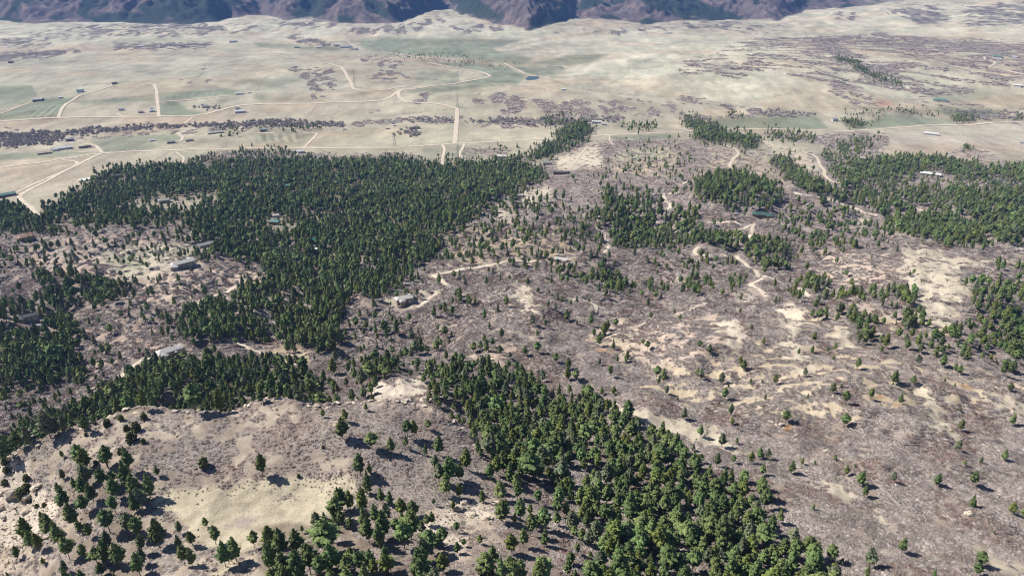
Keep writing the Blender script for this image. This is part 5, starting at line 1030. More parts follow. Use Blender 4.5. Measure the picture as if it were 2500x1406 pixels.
# ------------------------------------------------------------------ pines
def cliff(x, y, a=-42, b=-.5):
    az = np.arctan2(x, y); d1 = np.interp(az, eaz, er) - np.hypot(x, y); return (d1 > a) & (d1 < b) & (az < eaz[-1] + .01)
def q_pines():
    x, y = jgrid(170, 3600, 5.3); z, f = site(x, y); u, v, uu, vv, d = covers(x, y, z, f)
    onf = f > .5
    den = pine.get(uu, vv)
    bw = Layer(0.0); bw.paint(P(0, (345, 1240), (400, 1215), (600, 1180), (700, 1165), (800, 1165), (835, 1200), (815, 1250), (760, 1300), (640, 1310), (560, 1320), (500, 1310), (430, 1275)), 1, 3)
    den = np.where(onf, den * .85 * (1 - bw.get(u, v)), den)
    sp = np.where(d < 700, .93, np.where(d < 1000, .66, .60))        # thinner nearby, where crowns are wide
    keep = rng.random(len(x)) < den * sp * (1 - .88 * (d > 650) * (unif(fbm(x / 42, y / 42, 131, 3)) > .90)) * (1 - .35 * (d > 650) * (unif(fbm(x / 90, y / 90, 135, 2)) > .7)) * (1 - .8 * (d <= 650) * (unif(fbm(x / 22, y / 22, 137, 2)) > .93))
    keep &= ~cliff(x, y)
    # a thin sprinkling over the scrub hills, and lone trees by streams
    base = .009 * (tpsB_c(np.arctan2(x, y), np.hypot(x, y)) > 24) * (d < 1500) * (f < .05) * np.where(d > 420, 1, .35) + .02 * (pine.get(uu, vv) < .3) * (pine.get(uu, vv) > .1)
    inb = np.ones(len(x), bool)
    for q in BIG[:11]:
        q = np.array(q); c = q.mean(0); inb &= ~((np.abs(u - c[0]) < np.ptp(q[:, 0]) * .42) & (np.abs(v - c[1]) < np.ptp(q[:, 1]) * .42))
    keep |= (rng.random(len(x)) < base) & inb
    keep &= free(x, y)
    x, y, z, d, den, u, v, f = (q[keep] for q in (x, y, z, d, den, u, v, f))
    h = rng.normal(12.6, 3.0, len(x)) * np.where(f > .5, .90, np.where(den > .6, 1.04, .82) * np.where(d < 600, .81, 1.0)) * np.where(d > 1900, .82, 1)
    return x, y, z, np.clip(h, 4, 18), u, v, f, den
px_, py_, pz_, ph_, pu_, pv_, pf_, pd_ = q_pines()

# single trees placed as in the photograph: crop, x, y of the foot, height (crop pixels)
TL = {
 'D3': [(320, 110, 95), (350, 35, 40), (617, 118, 52), (925, 110, 45), (1105, 70, 85), (1170, 30, 40), (1200, 145, 100), (1385, 110, 85), (1595, 150, 80), (1990, 35, 45), (2030, 205, 38), (2035, 340, 85), (2410, 310, 100), (2390, 60, 70), (365, 235, 95), (378, 300, 62), (28, 265, 95), (150, 385, 95), (300, 460, 105),
        (765, 285, 95), (1190, 320, 110), (90, 490, 60), (145, 580, 75), (265, 600, 105), (385, 580, 65), (515, 580, 95), (575, 550, 90), (635, 555, 90), (598, 668, 92), (805, 655, 105), (885, 590, 60), (975, 595, 42), (1120, 560, 50), (1205, 670, 85), (1270, 610, 35), (1305, 745, 115), (1340, 825, 95), (1545, 715, 80), (1860, 740, 95), (2125, 735, 110), (2120, 895, 95), (1545, 15, 30),
        (2010, 495, 95), (2350, 560, 85), (2180, 580, 55), (2065, 590, 35), (965, 920, 50), (2400, 950, 95), (2485, 980, 80), (200, 700, 120), (310, 735, 140), (450, 830, 150), (580, 850, 160), (815, 1170, 135), (915, 1175, 70), (1610, 1230, 115), (1370, 1335, 150), (1355, 1399, 90), (1080, 1300, 140), (2165, 1330, 120), (2150, 1395, 100), (1845, 1399, 60), (2280, 1090, 30), (410, 440, 55), (715, 1010, 110), (1170, 1320, 60)],
 'B3': [(150, 490, 90), (90, 530, 60), (240, 570, 55), (400, 545, 60), (395, 620, 45), (475, 640, 60), (850, 490, 50), (915, 580, 85), (960, 450, 60), (1005, 480, 40), (1545, 385, 30), (1790, 455, 25), (1665, 615, 50), (1695, 600, 50), (1750, 660, 28), (2300, 545, 55), (2190, 630, 45), (780, 695, 30), (440, 790, 60), (330, 870, 30), (435, 880, 50), (690, 810, 60), (720, 795, 50),
        (955, 910, 75), (1005, 930, 95), (1065, 915, 60), (1145, 890, 100), (1170, 880, 90), (1245, 875, 75), (1470, 830, 50), (1530, 840, 60), (1570, 840, 50), (1555, 930, 70), (1635, 930, 110), (1650, 790, 70), (1690, 825, 60), (1750, 930, 110), (1475, 965, 65), (1840, 1040, 35), (1640, 1010, 90), (1680, 1055, 80), (1455, 1110, 95), (1725, 1250, 80), (1640, 1150, 90), (1740, 1165, 80), (1820, 1130, 90), (1890, 1130, 100), (2000, 1080, 110), (2300, 930, 75),
        (970, 1080, 75), (955, 1175, 70), (1125, 1145, 60), (1070, 1160, 45), (1110, 1220, 45), (860, 1180, 55), (605, 1110, 65), (140, 1130, 60), (215, 1165, 70), (715, 1200, 28), (460, 1295, 85), (150, 1360, 90), (125, 1330, 60), (1280, 1290, 95), (905, 1340, 75), (690, 1395, 80), (510, 1395, 50), (600, 1385, 30), (1905, 1275, 110), (2020, 1330, 80), (1995, 1290, 60), (1550, 1395, 110), (1920, 1380, 35), (2400, 1320, 110), (2360, 1290, 90), (1460, 1170, 60), (2440, 1150, 90)],
 'B2': [(480, 1190, 75), (590, 1125, 90), (270, 1130, 70), (275, 1070, 60), (320, 1030, 110), (350, 1040, 80), (255, 1185, 40), (155, 1240, 40), (50, 1225, 40), (175, 1040, 65), (115, 985, 90), (75, 990, 55), (570, 1030, 42), (765, 1050, 90), (710, 1010, 55), (715, 1080, 50), (810, 1045, 45), (1085, 990, 50), (1175, 1070, 90), (1045, 1080, 70), (1065, 1160, 120), (1110, 1120, 70), (970, 1165, 85), (1165, 1175, 75), (1435, 1165, 85), (1480, 930, 50), (1495, 980, 60), (1820, 970, 100), (1720, 965, 55),
        (1650, 935, 90), (1920, 1040, 110), (1845, 1060, 80), (1880, 1115, 110), (1985, 1140, 85), (1945, 1000, 80), (2200, 1110, 50), (2235, 1140, 70), (2090, 1215, 70), (2430, 885, 50), (2470, 930, 45), (2260, 920, 55), (2310, 890, 35), (1340, 1185, 70), (1080, 1225, 60), (1225, 1285, 75), (1285, 1290, 70), (1235, 1210, 60), (1565, 1235, 75), (1885, 1255, 60), (1965, 1340, 90), (1470, 1375, 90), (1650, 1370, 110), (1710, 1370, 95), (1660, 1290, 100), (1290, 1370, 100), (1325, 1390, 100), (2300, 1340, 90), (2315, 1395, 60), (775, 1220, 80), (890, 1230, 75), (855, 1275, 60), (690, 1260, 70), (465, 1285, 60), (560, 1310, 60), (960, 1320, 60),
        (950, 580, 45), (870, 615, 60), (830, 630, 70), (900, 645, 50), (1080, 580, 45), (1110, 580, 45), (1090, 480, 45), (1305, 475, 55), (975, 435, 50), (1060, 425, 80), (1105, 730, 30), (1440, 735, 50), (1520, 745, 40), (1355, 570, 65), (1165, 650, 60), (1720, 790, 55), (1580, 780, 60), (1615, 800, 50), (1675, 820, 45), (1810, 805, 40), (1515, 840, 60), (1565, 860, 60), (560, 765, 75), (520, 765, 50), (485, 760, 70), (600, 670, 50), (720, 680, 100), (415, 775, 70), (370, 830, 40), (1465, 65, 30), (1800, 75, 30), (1505, 85, 40), (2415, 660, 30)],
 'B1': [(880, 1225, 80), (1060, 835, 60), (925, 1315, 50), (1075, 1190, 80), (1020, 1170, 50), (690, 1105, 95), (1045, 1290, 40), (995, 1310, 35), (2085, 1225, 55), (2195, 1235, 45), (2285, 1220, 40), (2420, 1330, 130), (2440, 1240, 100), (1000, 405, 60), (1190, 430, 30), (1110, 445, 30), (1150, 385, 30), (1310, 305, 45), (970, 500, 60), (245, 545, 70), (735, 275, 50), (985, 285, 50), (1395, 580, 75), (1470, 705, 45), (1435, 725, 30), (1380, 700, 30), (1580, 665, 30), (1050, 455, 25), (1085, 478, 25)],
 'D1': [(465, 700, 85), (1910, 670, 170), (640, 745, 170), (755, 760, 150), (820, 740, 110), (680, 855, 150), (920, 745, 195), (440, 805, 95), (1095, 825, 185), (1150, 670, 80), (1000, 835, 200), (545, 760, 90), (850, 830, 160), (620, 940, 140), (880, 535, 75), (455, 545, 65), (2345, 245, 65), (430, 1180, 190), (385, 1100, 170), (230, 1190, 130), (130, 1270, 100), (510, 1280, 170), (590, 1080, 100), (660, 1120, 110), (1020, 1130, 170), (1160, 1190, 210), (1310, 1090, 100), (1300, 1200, 110), (1400, 1170, 110), (1500, 1040, 75), (1570, 1170, 140), (1345, 1320, 150), (1400, 1330, 140), (1640, 1330, 190), (1720, 1290, 190), (1850, 1190, 130), (1960, 1200, 170), (2050, 1250, 200), (2160, 1230, 180), (2370, 1250, 260), (2310, 1090, 160), (2370, 1070, 150), (2200, 1085, 60), (2470, 930, 180), (1040, 1320, 130), (870, 1330, 180), (480, 1380, 100), (740, 1395, 100), (320, 1320, 60), (940, 1080, 150), (800, 1080, 170), (1140, 1080, 110)],
 'D2': [(720, 720, 150), (690, 620, 110), (790, 720, 210), (870, 700, 130), (920, 620, 160), (720, 520, 150), (620, 520, 100), (370, 500, 120), (235, 480, 130), (480, 460, 90), (540, 390, 130), (490, 380, 120), (640, 335, 75), (190, 200, 65), (150, 670, 170), (200, 800, 180), (165, 940, 200), (20, 920, 170), (80, 930, 160), (300, 870, 120), (370, 890, 120), (220, 650, 90), (530, 970, 140), (870, 830, 110), (1030, 860, 110), (825, 920, 80), (630, 1030, 90), (670, 1020, 100), (850, 1080, 80), (850, 1235, 100), (1015, 1165, 75), (1250, 1230, 150), (1110, 1270, 100), (900, 1180, 60), (680, 885, 55), (1095, 700, 130), (1170, 850, 150), (1290, 840, 140), (330, 1290, 130), (470, 1200, 200), (410, 1090, 120), (310, 1120, 210), (40, 280, 100), (20, 400, 170), (1200, 960, 130), (1380, 950, 90), (1480, 130, 130), (1590, 90, 95), (1900, 90, 75), (1990, 85, 70), (2490, 260, 75), (2370, 80, 75), (2450, 130, 50)],
}
JL = {'D1': [(880, 268, 50), (780, 308, 62), (1050, 262, 60), (990, 345, 80), (960, 420, 85), (1045, 432, 42), (625, 380, 30), (508, 434, 18), (1485, 605, 82), (195, 705, 55), (40, 738, 50), (200, 775, 62), (165, 830, 85), (325, 892, 35), (268, 902, 34), (35, 590, 50), (50, 645, 50), (550, 735, 35), (700, 592, 40), (925, 345, 55), (205, 865, 30), (440, 885, 40), (690, 295, 30), (2345, 470, 25), (2170, 680, 30), (320, 1045, 50)],
      'D2': [(1045, 1375, 110), (1095, 1399, 70), (215, 145, 0)]}
tl = [(OFF[k][0] + a / 2.976, OFF[k][1] + b / 2.976, h / 2.976) for k in TL for a, b, h in TL[k]]
tp = hit([a[0] for a in tl], [a[1] for a in tl]); th = np.array([a[2] for a in tl])
tfr = site(tp[:, 0], tp[:, 1])[1]
def true_h(p, hpx):
    X_, Y_, Z_ = p.T; d = Y_ * cP - (Z_ - ZC) * sP; up = Y_ * sP + (Z_ - ZC) * cP; return hpx * d / (F * (cP + sP * up / d))
thh = true_h(tp, th) * .94
# drop random trees right beside the placed ones
near = np.zeros(len(px_), bool)
near_px = (np.hypot(px_, py_) < 1200)
for p in tp: near |= near_px & (np.abs(px_ - p[0]) < 4.5) & (np.abs(py_ - p[1]) < 4.5)
keep = ~near
AX = np.concatenate([px_[keep], tp[:, 0]]); AY = np.concatenate([py_[keep], tp[:, 1]]); Az_ = np.concatenate([pz_[keep], tp[:, 2]]); AH = np.concatenate([ph_[keep], thh])
ADEN = np.concatenate([pd_[keep], np.full(len(tp), -1.0)])
# which show largest
U, V, D_ = project(AX, AY, Az_); U2, V2, D2_ = project(AX, AY, Az_ + AH)
size = (V - V2); topclear = slack(AX, AY, Az_ + AH * .7) > 0
inside = (U > -12) & (U < 2512) & (V2 < 1400) & (V > 0)
wide = np.clip(np.minimum(V, 1406) - np.maximum(V2, 0), 0, None)
score = np.where(inside & topclear, wide * (1 + .25 * (ADEN < 0)), 0)
order = np.argsort(-score); big = order[:300]; rest = order[300:]; rest = rest[(U[rest] > -150) & (U[rest] < 2650)]
print('pines', len(AX), 'smallest single', size[big].min())
near_set = [pine_geo(200 + i, 0, (0, 0, 1, 1, 2, 0)[i % 6]) for i in range(8)]
PT = [t.mesh('trunk', [M_bark]) for t, c in near_set]; NM = [M_needle] * 5 + [M_needle_b, M_needle_c, M_needle]
PC = [c.mesh('crown', [NM[i]]) for i, (t, c) in enumerate(near_set)]
print('pine tris', [len(m.polygons) for m in PC])
mid_set = [merged(*pine_geo(230 + i, 1, (0, 1, 2, 0)[i % 4]), 'pine_mid', [[M_needle, M_needle, M_needle_b, M_needle, M_needle_c, M_needle][i], M_bark]) for i in range(6)]
far_set = [merged(*pine_geo(250 + i, 2, (0, 1, 2)[i % 3]), 'pine_far', [[M_needle, M_needle, M_needle_c, M_needle_b][i], M_bark]) for i in range(4)]
near_m = [merged(t, c, 'pine_near', [NM[i], M_bark]) for i, (t, c) in enumerate(near_set)]
Lp = lib('pine', near_m + mid_set + far_set)
order_names = sorted(o.name for o in Lp.objects)                       # Collection Info sorts by name
dr = D_[rest]
idx = np.where(dr < 620, rng.integers(0, 8, len(rest)), np.where(dr < 1250, 8 + rng.integers(0, 6, len(rest)), 14 + rng.integers(0, 4, len(rest))))
hs = AH[rest]; wsc = hs * rng.uniform(.70, 1.0, len(rest)) * np.where(dr > 900, 1.12, 1)
scatter('pine_forest', np.stack([AX[rest], AY[rest], Az_[rest] - .2], 1), rng.uniform(0, 6.28, len(rest)), np.stack([wsc, wsc, hs], 1), idx, Lp, 'dark green pine forest and scattered pines covering the hills', 'forest')

# ---- the 300 pines that show largest, each a thing
def zone(u, v, f):
    if f > .5:
        if u < 150: return 'rocks'
        if v > 1230 and u > 620: return 'frontmid'
        if v > 1230 and u > 380 and u <= 620: return 'bowlfoot'
        if v > 1100 and u < 420: return 'frontleft'
        return 'plateau'
    if u < 1180: return 'behind'
    if pine.get(np.array([u]), np.array([v]))[0] > .6: return 'stand'
    if 1180 <= u < 1480 and v > 1150: return 'rockedge'
    return 'slope'
zn = [zone(U[i], V[i], site(AX[i:i + 1], AY[i:i + 1])[1][0]) for i in big]
ZTXT = {'rocks': 'on the broken sandstone at the left edge', 'frontmid': 'in the open stand along the bottom, below the tan grass bowl', 'bowlfoot': 'at the lower rim of the tan grass bowl', 'frontleft': 'in the open stand left of the tan grass bowl',
        'plateau': 'on the scrubby bluff top above the tan grass bowl', 'behind': 'in the dark slope forest behind the bluff', 'stand': 'in the dense stand right of the bluff', 'rockedge': 'around the pale rock outcrop left of the dense stand', 'slope': 'on the grey scrub slope right of the dense stand'}
cnt = {}
for i, zz in zip(big, zn): cnt.setdefault(zz, []).append(i)
NUM = ['first', 'second', 'third', 'fourth', 'fifth', 'sixth', 'seventh', 'eighth', 'ninth', 'tenth', 'eleventh', 'twelfth', 'thirteenth', 'fourteenth', 'fifteenth', 'sixteenth', 'seventeenth', 'eighteenth', 'nineteenth', 'twentieth',
       'twenty-first', 'twenty-second', 'twenty-third', 'twenty-fourth', 'twenty-fifth', 'twenty-sixth', 'twenty-seventh', 'twenty-eighth', 'twenty-ninth', 'thirtieth']
labels = {}
for zz, L_ in cnt.items():
    if zz in ('stand', 'behind') or len(L_) > 90:
        grp = 'pines ' + ZTXT[zz]; L_ = list(L_)
        lo, hi = min(V[i] for i in L_), max(V[i] for i in L_); nb = max(1, int((hi - lo) / 26)); rows_ = {}
        for i in L_: rows_.setdefault(min(nb - 1, int((V[i] - lo) / (hi - lo + 1e-6) * nb)), []).append(i)
        kr = kl = 0
        for b in sorted(rows_):
            m_ = sorted(rows_[b], key=lambda i: U[i])
            if len(m_) >= 2 and zz == 'stand':
                labels[m_[-1]] = ('%s pine from the top along the right hand edge of the dense stand' % NUM[min(kr, 29)], grp); kr += 1
                labels[m_[0]] = ('%s pine from the top along the left flank of the dense stand' % NUM[min(kl, 29)], grp); kl += 1
        rem = [i for i in L_ if i not in labels]
        for k, band in enumerate(np.array_split(np.array(sorted(rem, key=lambda i: V[i])), 4 if zz == 'stand' else 1)):
            band = [int(i) for i in band]
            if not band: continue
            nm = ['the upper part of', 'the upper middle of', 'the lower middle of', 'the bottom end of'][k] + ' the dense stand' if zz == 'stand' else 'the dark slope forest behind the bluff'
            tall = max(band, key=lambda i: size[i])
            labels[tall] = ('tallest pine inside ' + nm, grp)
            for i in band:
                if i != tall: labels[i] = ('green pine among many like it inside ' + nm, grp + ', ' + nm.split(' the dense')[0])
        continue
    vs = np.array([V[i] for i in L_]); q = np.argsort(vs); nb = max(1, int(math.ceil(len(L_) / 14)))
    bands = np.array_split(q, nb)
    bn = {1: [''], 2: [' upper row', ' lower row'], 3: [' upper row', ' middle row', ' lowest row'], 4: [' top row', ' upper middle row', ' lower middle row', ' bottom row'], 5: [' top row', ' second row down', ' middle row', ' fourth row down', ' bottom row'],
          6: [' top row', ' second row down', ' third row down', ' fourth row down', ' fifth row down', ' bottom row'], 7: [' top row'] + [' %s row down' % NUM[k] for k in range(1, 6)] + [' bottom row']}[min(nb, 7)]
    for b, band in enumerate(bands):
        mem = sorted([L_[k] for k in band], key=lambda i: U[i]); sz = [size[i] for i in mem]; med = np.median(sz)
        for k, i in enumerate(mem):
            ad = 'tall' if size[i] > med * 1.2 else ('short' if size[i] < med * .8 else 'green')
            place = {'rocks': 'on the left edge rocks', 'frontmid': 'below the grass bowl', 'bowlfoot': 'on the grass bowl rim', 'frontleft': 'left of the grass bowl', 'plateau': 'on the bluff top', 'rockedge': 'around the pale outcrop', 'slope': 'on the grey scrub slope'}[zz]
            lab = '%s pine, %s from the left in the%s %s' % (ad, NUM[min(k, 19)], bn[min(b, len(bn) - 1)] or ' group', place)
            labels[i] = (lab, 'pines ' + ZTXT[zz])
DEADP = set()
bx_ = [i for i in big if 1440 > U[i] > 1350 and V[i] < 800][:1]
for n_, i in enumerate(big):
    k = int(rng.integers(0, 8)); s_ = AH[i]; wv = s_ * rng.uniform(.70, .98)
    r_ = bpy.data.objects.new('pine_tree', None); coll.objects.link(r_); r_.empty_display_size = 1
    r_.location = (AX[i], AY[i], Az_[i] - .15); r_.rotation_euler = (0, 0, rng.uniform(0, 6.28)); r_.scale = (wv, wv, s_)
    tag(r_, labels[i][0], 'pine tree', labels[i][1])
    a = bpy.data.objects.new('trunk', PT[k]); a.parent = r_; coll.objects.link(a)
    a = bpy.data.objects.new('crown', PC[k]); a.parent = r_; coll.objects.link(a)

# ---- junipers
jset = [juniper_geo(300 + i) for i in range(3)]; JT = [t.mesh('trunk', [M_bark]) for t, c in jset]; JC = [c.mesh('crown', [M_junip]) for t, c in jset]
jn = 0
JLAB = ['round dark juniper on the bluff rim, second from the left of the rim pair', 'larger round dark juniper on the bluff rim beside the scrub', 'leafy dark juniper at the top of the small tree cluster', 'juniper in the middle of the small cluster on the bluff', 'wide juniper at the foot of the small cluster on the bluff', 'small round juniper right of the cluster foot', 'small dark juniper alone below the bluff rim', 'tiny juniper alone on the tufted grass',
        'yellow green egg shaped juniper in the middle of the purple scrub patch', 'round dark juniper above the split boulders at the left', 'small dark juniper at the left edge above the boulders', 'juniper on top of the boulder group', 'spreading juniper shading the boulder group', 'right one of two little junipers on the rock shelf', 'left one of two little junipers on the rock shelf', 'yellowish juniper on the rim at the left edge', 'lower yellowish juniper on the rim at the left edge', 'little dark juniper beside the grey pines', 'small juniper below the spreading lone pine', 'juniper on the left flank of the small cluster', 'little juniper under the boulder group', 'dark juniper on the scrub left of the open stand', 'low juniper against the bluff rim', 'low juniper in the big purple scrub patch', 'low juniper under the big purple scrub patch', 'juniper bush on the lower left rock slope', 'broad dark green juniper at the bottom, below the pale outcrop', 'bright green juniper cut by the bottom edge']
for k_ in JL:
    for (a, b, h_) in JL[k_]:
        if not h_: continue
        u, v = OFF[k_][0] + a / 2.976, OFF[k_][1] + b / 2.976; p = hit([u], [v])[0]; hh = true_h(p[None], np.array([h_ / 2.976]))[0] * .85
        r_ = bpy.data.objects.new('juniper', None); coll.objects.link(r_); r_.location = p - np.array([0, 0, .1]); r_.rotation_euler = (0, 0, rng.uniform(0, 6)); r_.scale = (hh * 1.0, hh * 1.0, hh)
        tag(r_, JLAB[jn], 'juniper', 'junipers on the bluff'); t_ = bpy.data.objects.new('trunk', JT[jn % 3]); t_.parent = r_; coll.objects.link(t_); c_ = bpy.data.objects.new('crown', JC[jn % 3]); c_.parent = r_; coll.objects.link(c_); jn += 1

# ---- scrub in three distances
sg = [scrub_geo(400 + i).mesh('scrub', [M_scrub if i % 4 else M_red]) for i in range(6)]
sgf = [scrub_geo(420 + i, 16, 1.0, blobs=6).mesh('scrub_far', [M_scrub if i % 4 else M_red]) for i in range(4)]
Ls = lib('oak_scrub', sg); Lf = lib('oak_scrub_far', sgf)
def scrub_ring(name, r0, r1, step, size_, libc, nk, label, prob=.85, hs_=.62):
    x, y = jgrid(r0, r1, step); z, f = site(x, y); u, v, uu, vv, d = covers(x, y, z, f)
    sc_ = scrub.get(uu, vv); k = (sc_ > .04) & (clump(x, y, d) < sc_ + .02) & (rng.random(len(x)) < prob * (1 - .8 * np.clip(pine.get(uu, vv) * (d > 700), 0, 1)))
    k &= free(x, y); k &= ~cliff(x, y, -30); k &= (np.hypot(x, y) < np.interp(np.arctan2(x, y), baz, br) + 0)
    k &= slack(x, y, z + 2.5) > -.002
    x, y, z, f, sc_ = x[k], y[k], z[k], f[k], sc_[k]; n = len(x)
    s_ = size_ * rng.uniform(.55, 1.25, n) * np.where(f > .5, .62, 1); hh = s_ * rng.uniform(.7, 1.1, n) * hs_
    # the 'rusty' kinds keep together
    red = unif(fbm(x / 40, y / 40, 141, 2)) < .26
    kk = rng.integers(1, nk, n); kk = np.where(kk == 4, 5, kk) if nk == 6 else kk
    kk = np.where(red & (rng.random(n) < .5), 0, kk)
    print(name, n)
    scatter(name, np.stack([x, y, z - .1], 1), rng.uniform(0, 6.28, n), np.stack([s_ * 1.25, s_, hh], 1), kk, libc, label, 'scrub')
scrub_ring('oak_scrub', 170, 560, 1.55, 2.3, Ls, 6, 'grey leafless oak scrub covering the near slopes')
scrub_ring('middle_oak_scrub', 560, 1000, 2.9, 4.2, Ls, 6, 'grey leafless oak scrub covering the middle slopes', hs_=.66)
scrub_ring('distant_oak_scrub', 1000, 1750, 3.9, 5.0, Lf, 4, 'purple grey scrub thickets beyond the pine forest', hs_=.6)
scrub_ring('valley_oak_scrub', 1750, 4300, 8.0, 10.5, Lf, 4, 'dark scrub thickets on the far valley hills', hs_=.42)

# ---- tufts and stones
tg = [scrub_geo(440 + i, 14, 1.0, blobs=3).mesh('tuft', [M_tuft]) for i in range(3)]; Lt = lib('sage_tuft', tg)
x, y = jgrid(180, 480, 1.9); z, f = site(x, y); u, v, uu, vv, d = covers(x, y, z, f)
bowl = Layer(0.0)
bowl.paint(P(0, (345, 1235), (400, 1215), (600, 1200), (700, 1195), (760, 1180), (815, 1215), (815, 1250), (760, 1310), (640, 1335), (560, 1345), (500, 1335), (430, 1275)), 1, 6)
k = (scrub.get(uu, vv) < .5) & (rng.random(len(x)) < .75 * (1 - bowl.get(u, v)) * (f > .9)) & free(x, y) & (slack(x, y, z + 1) > -.002)
n = int(k.sum()); s_ = rng.uniform(.5, 1.35, n)
scatter('sagebrush_tufts', np.stack([x[k], y[k], z[k]], 1), rng.uniform(0, 6.28, n), np.stack([s_, s_, s_ * .9], 1), rng.integers(0, 3, n), Lt, 'small dark tufts dotting the pale grass of the bluff', 'tufts'); print('tufts', n)
x, y = jgrid(300, 1150, 3.4); z, f = site(x, y); u, v, uu, vv, d = covers(x, y, z, f)
sc_ = scrub.get(uu, vv)
k = (sc_ < .7) & (rng.random(len(x)) < .22) & free(x, y) & (slack(x, y, z + 1) > -.002); n = int(k.sum()); s_ = rng.uniform(.7, 2.5, n) ** 1.1
scatter('hill_grass_tufts', np.stack([x[k], y[k], z[k]], 1), rng.uniform(0, 6.28, n), np.stack([s_, s_, s_ * .5], 1), rng.integers(0, 3, n), Lt, 'small low bushes on the tan grass of the hills', 'bushes')
rk = [rock_geo(460 + i, .35 + .15 * (i % 3)).mesh('stone', [M_rock]) for i in range(5)]; Lr = lib('stone', rk)
x, y = jgrid(180, 1150, 2.6); z, f = site(x, y); u, v, uu, vv, d = covers(x, y, z, f); rr = rock.get(uu, vv)
k = (rng.random(len(x)) < rr * .32 * (unif(fbm(x / 12, y / 12, 151, 3)) < .45)) & free(x, y) & ~cliff(x, y, -30) & (slack(x, y, z + 1) > -.002)
edge_k = (f > .93) & (np.abs(np.interp(np.arctan2(x, y), eaz, er) - np.hypot(x, y)) < 5) & (rng.random(len(x)) < .5)
k |= edge_k
n = int(k.sum()); s_ = rng.uniform(.7, 2.6, n) ** 1.15
scatter('sandstone_rubble', np.stack([x[k], y[k], z[k]], 1), rng.uniform(0, 6.28, n), np.stack([s_ * 1.3, s_, s_ * .75], 1), rng.integers(0, 5, n), Lr, 'pale sandstone rubble on the slopes and along the bluff rim', 'rubble'); print('stones', n)

# ---- boulders one can tell apart
def boulder(u, v, wpx, fl, label, yaw=0.0, seed=0):
    p = hit([u], [v])[0]; d = math.sqrt(p[0] ** 2 + p[1] ** 2 + (ZC - p[2]) ** 2); s_ = wpx * d / F; q = np.random.default_rng(500 + seed); G_ = Geo()
    for j in range(3): G_.puff((q.uniform(-.2, .2), q.uniform(-.12, .12), .12 * fl + j * .16 * fl), (.5 - .07 * j, .36 - .05 * j, .22 * fl + .04), q.uniform(-.3, .3), q, jit=.16)
    V_ = np.concatenate(G_.v); V_[:, 2] = np.clip(V_[:, 2], -.3, .42 * fl + .1)
    me_ = mesh_np('sandstone_boulder', V_ * s_, np.concatenate(G_.f), [M_rock]); o = bpy.data.objects.new('sandstone_boulder', me_); coll.objects.link(o)
    o.location = p; o.rotation_euler = (q.uniform(-.12, .12), q.uniform(-.12, .12), yaw); tag(o, label, 'boulder', 'sandstone boulders')
for s_, (k_, a, b, wd, fl, yw, lb) in enumerate([
    ('D1', 90, 830, 110, 1.1, .3, 'large split sandstone boulder under the junipers at the left edge'), ('D1', 200, 850, 70, 1.0, 1.2, 'blocky boulder right of the large split boulder'), ('D1', 30, 800, 60, .9, .2, 'boulder left of the large split boulder'), ('D1', 20, 900, 70, .6, .6, 'flat slab below the large split boulder'),
    ('D1', 270, 750, 60, .5, .5, 'thin ledge slab above the rock shelf'), ('D1', 100, 590, 60, .6, .7, 'tilted slab just below the left rim'), ('D1', 60, 545, 50, .5, .6, 'small slab on the rim at the left edge'), ('D1', 190, 930, 60, .5, .4, 'low slab on the rock shelf'), ('D1', 30, 975, 60, .6, .5, 'long slab at the left edge under the shelf'), ('D1', 280, 1180, 60, .5, .4, 'flat stone between the lower left pines'),
    ('D1', 330, 1120, 50, .5, .1, 'pale stone under the lower left pines'), ('D1', 640, 315, 45, .8, .2, 'pale knob of rock on the bluff rim'), ('D1', 1300, 180, 60, .5, .1, 'pale flat ledge on the middle of the bluff rim'), ('D1', 1580, 210, 50, .5, .3, 'dark shadowed ledge on the bluff rim'), ('D2', 870, 920, 90, .6, .2, 'pale whaleback slab in the rock outcrop'), ('D2', 960, 960, 80, .5, .4, 'low pale slab right of the whaleback slab'),
    ('D2', 1070, 985, 70, .8, .2, 'shadowed block at the right of the rock outcrop'), ('D2', 900, 870, 70, .6, .1, 'pale block at the top of the rock outcrop'), ('D2', 1130, 880, 60, .7, .3, 'rounded block at the upper right of the rock outcrop'), ('D3', 735, 300, 36, .9, 0, 'whitish boulder left of the orange shrub patch'), ('D3', 840, 380, 28, .9, 0, 'whitish boulder below the orange shrub patch'), ('D3', 925, 190, 28, .9, .3, 'small white boulder above the orange shrub patch'),
    ('D3', 2095, 950, 50, .8, .2, 'bright white boulder alone in the right hand scrub'), ('D3', 870, 615, 30, .8, .2, 'white boulder right of the dark round pine'), ('D3', 1060, 490, 36, .5, .2, 'pale rocks in the upper scrub'), ('B3', 520, 840, 60, .5, .2, 'pale outcrop on the crest left of the tan grass strip'), ('B3', 2010, 640, 70, .4, .2, 'pale rock slab in the right hand scrub below the meadow'), ('B2', 1190, 860, 26, .8, 0, 'boulder on the pale rocky spur')]):
    boulder(OFF[k_][0] + a / 2.976, OFF[k_][1] + b / 2.976, wd / 2.976, fl, lb, yw, s_)

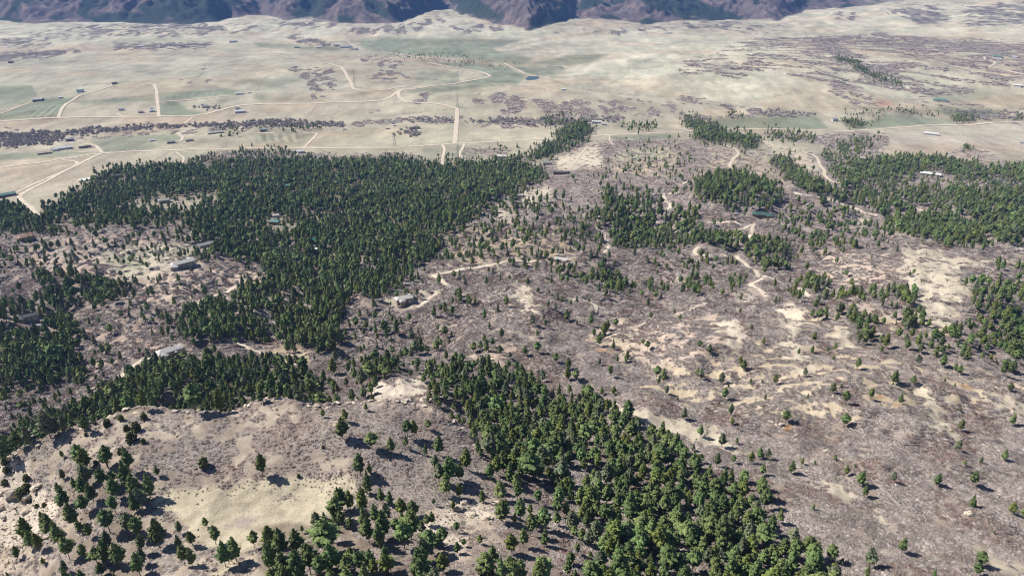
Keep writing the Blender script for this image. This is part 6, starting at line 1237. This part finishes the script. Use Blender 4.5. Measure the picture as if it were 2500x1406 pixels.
# ---- bare trees by the creek
cg = [scrub_geo(480 + i, 22, 1.5, blobs=6).mesh('bare_tree', [M_cott]) for i in range(3)]; Lc = lib('bare_tree', cg)
creek = Layer(0.0)
for v_, k_, pts in [(.8, 'A1', [(0, 965), (400, 960), (700, 935), (900, 930), (1200, 905), (1600, 900), (2000, 870), (2500, 900), (2500, 915), (1900, 925), (1300, 925), (900, 950), (500, 990), (350, 1050), (0, 1070)]), (.5, 'A2', [(500, 860), (860, 865), (850, 885), (500, 880)]), (.6, 'A3', [(560, 805), (980, 825), (980, 840), (700, 845), (560, 838)]),
                    (.5, 'A2', [(900, 870), (2060, 850), (2000, 890), (1500, 915), (900, 890)]), (.5, 'A3', [(1900, 800), (2500, 810), (2450, 870), (2200, 870)]), (.5, 'A2', [(400, 960), (585, 950), (585, 990), (400, 990)]), (.3, 'A1', [(1400, 780), (1560, 760), (1600, 800), (1430, 805)])]:
    creek.paint(P(k_, *pts), v_, 1)
x, y = jgrid(1500, 3200, 8.0); z, f = site(x, y); u, v, uu, vv, d = covers(x, y, z, f)
k = (rng.random(len(x)) < creek.get(uu, vv)) & free(x, y); n = int(k.sum()); s_ = rng.uniform(5, 9.5, n)
scatter('creek_cottonwoods', np.stack([x[k], y[k], z[k]], 1), rng.uniform(0, 6.28, n), np.stack([s_, s_, s_], 1), rng.integers(0, 3, n), Lc, 'pale leafless cottonwoods lining the creek', 'trees'); print('creek', n)
# ------------------------------------------------------------------ haze
if HAZE > 0:
    zt = float(max(Z.max(), ZC)) + 30; zb_ = float(Z.min()) - 40
    bx = 15500
    hv = [(-bx, -bx, zb_), (bx, -bx, zb_), (bx, bx, zb_), (-bx, bx, zb_), (-bx, -bx, zt), (bx, -bx, zt), (bx, bx, zt), (-bx, bx, zt)]
    hf = [(3, 2, 1, 0), (4, 5, 6, 7), (0, 1, 5, 4), (1, 2, 6, 5), (2, 3, 7, 6), (3, 0, 4, 7)]
    hm = bpy.data.materials.new('haze_air'); hm.use_nodes = True; t = hm.node_tree; t.nodes.remove(t.nodes['Principled BSDF'])
    pv = t.nodes.new('ShaderNodeVolumePrincipled'); pv.inputs['Density'].default_value = HAZE; pv.inputs['Color'].default_value = (.22, .43, 1.0, 1); pv.inputs['Anisotropy'].default_value = 0.0
    t.links.new(pv.outputs[0], t.nodes['Material Output'].inputs['Volume'])
    hme = mesh_np('haze', hv, hf, [hm]); ho = bpy.data.objects.new('haze', hme); coll.objects.link(ho)
    tag(ho, 'thin blue haze over the valley and mountains', kind='stuff')
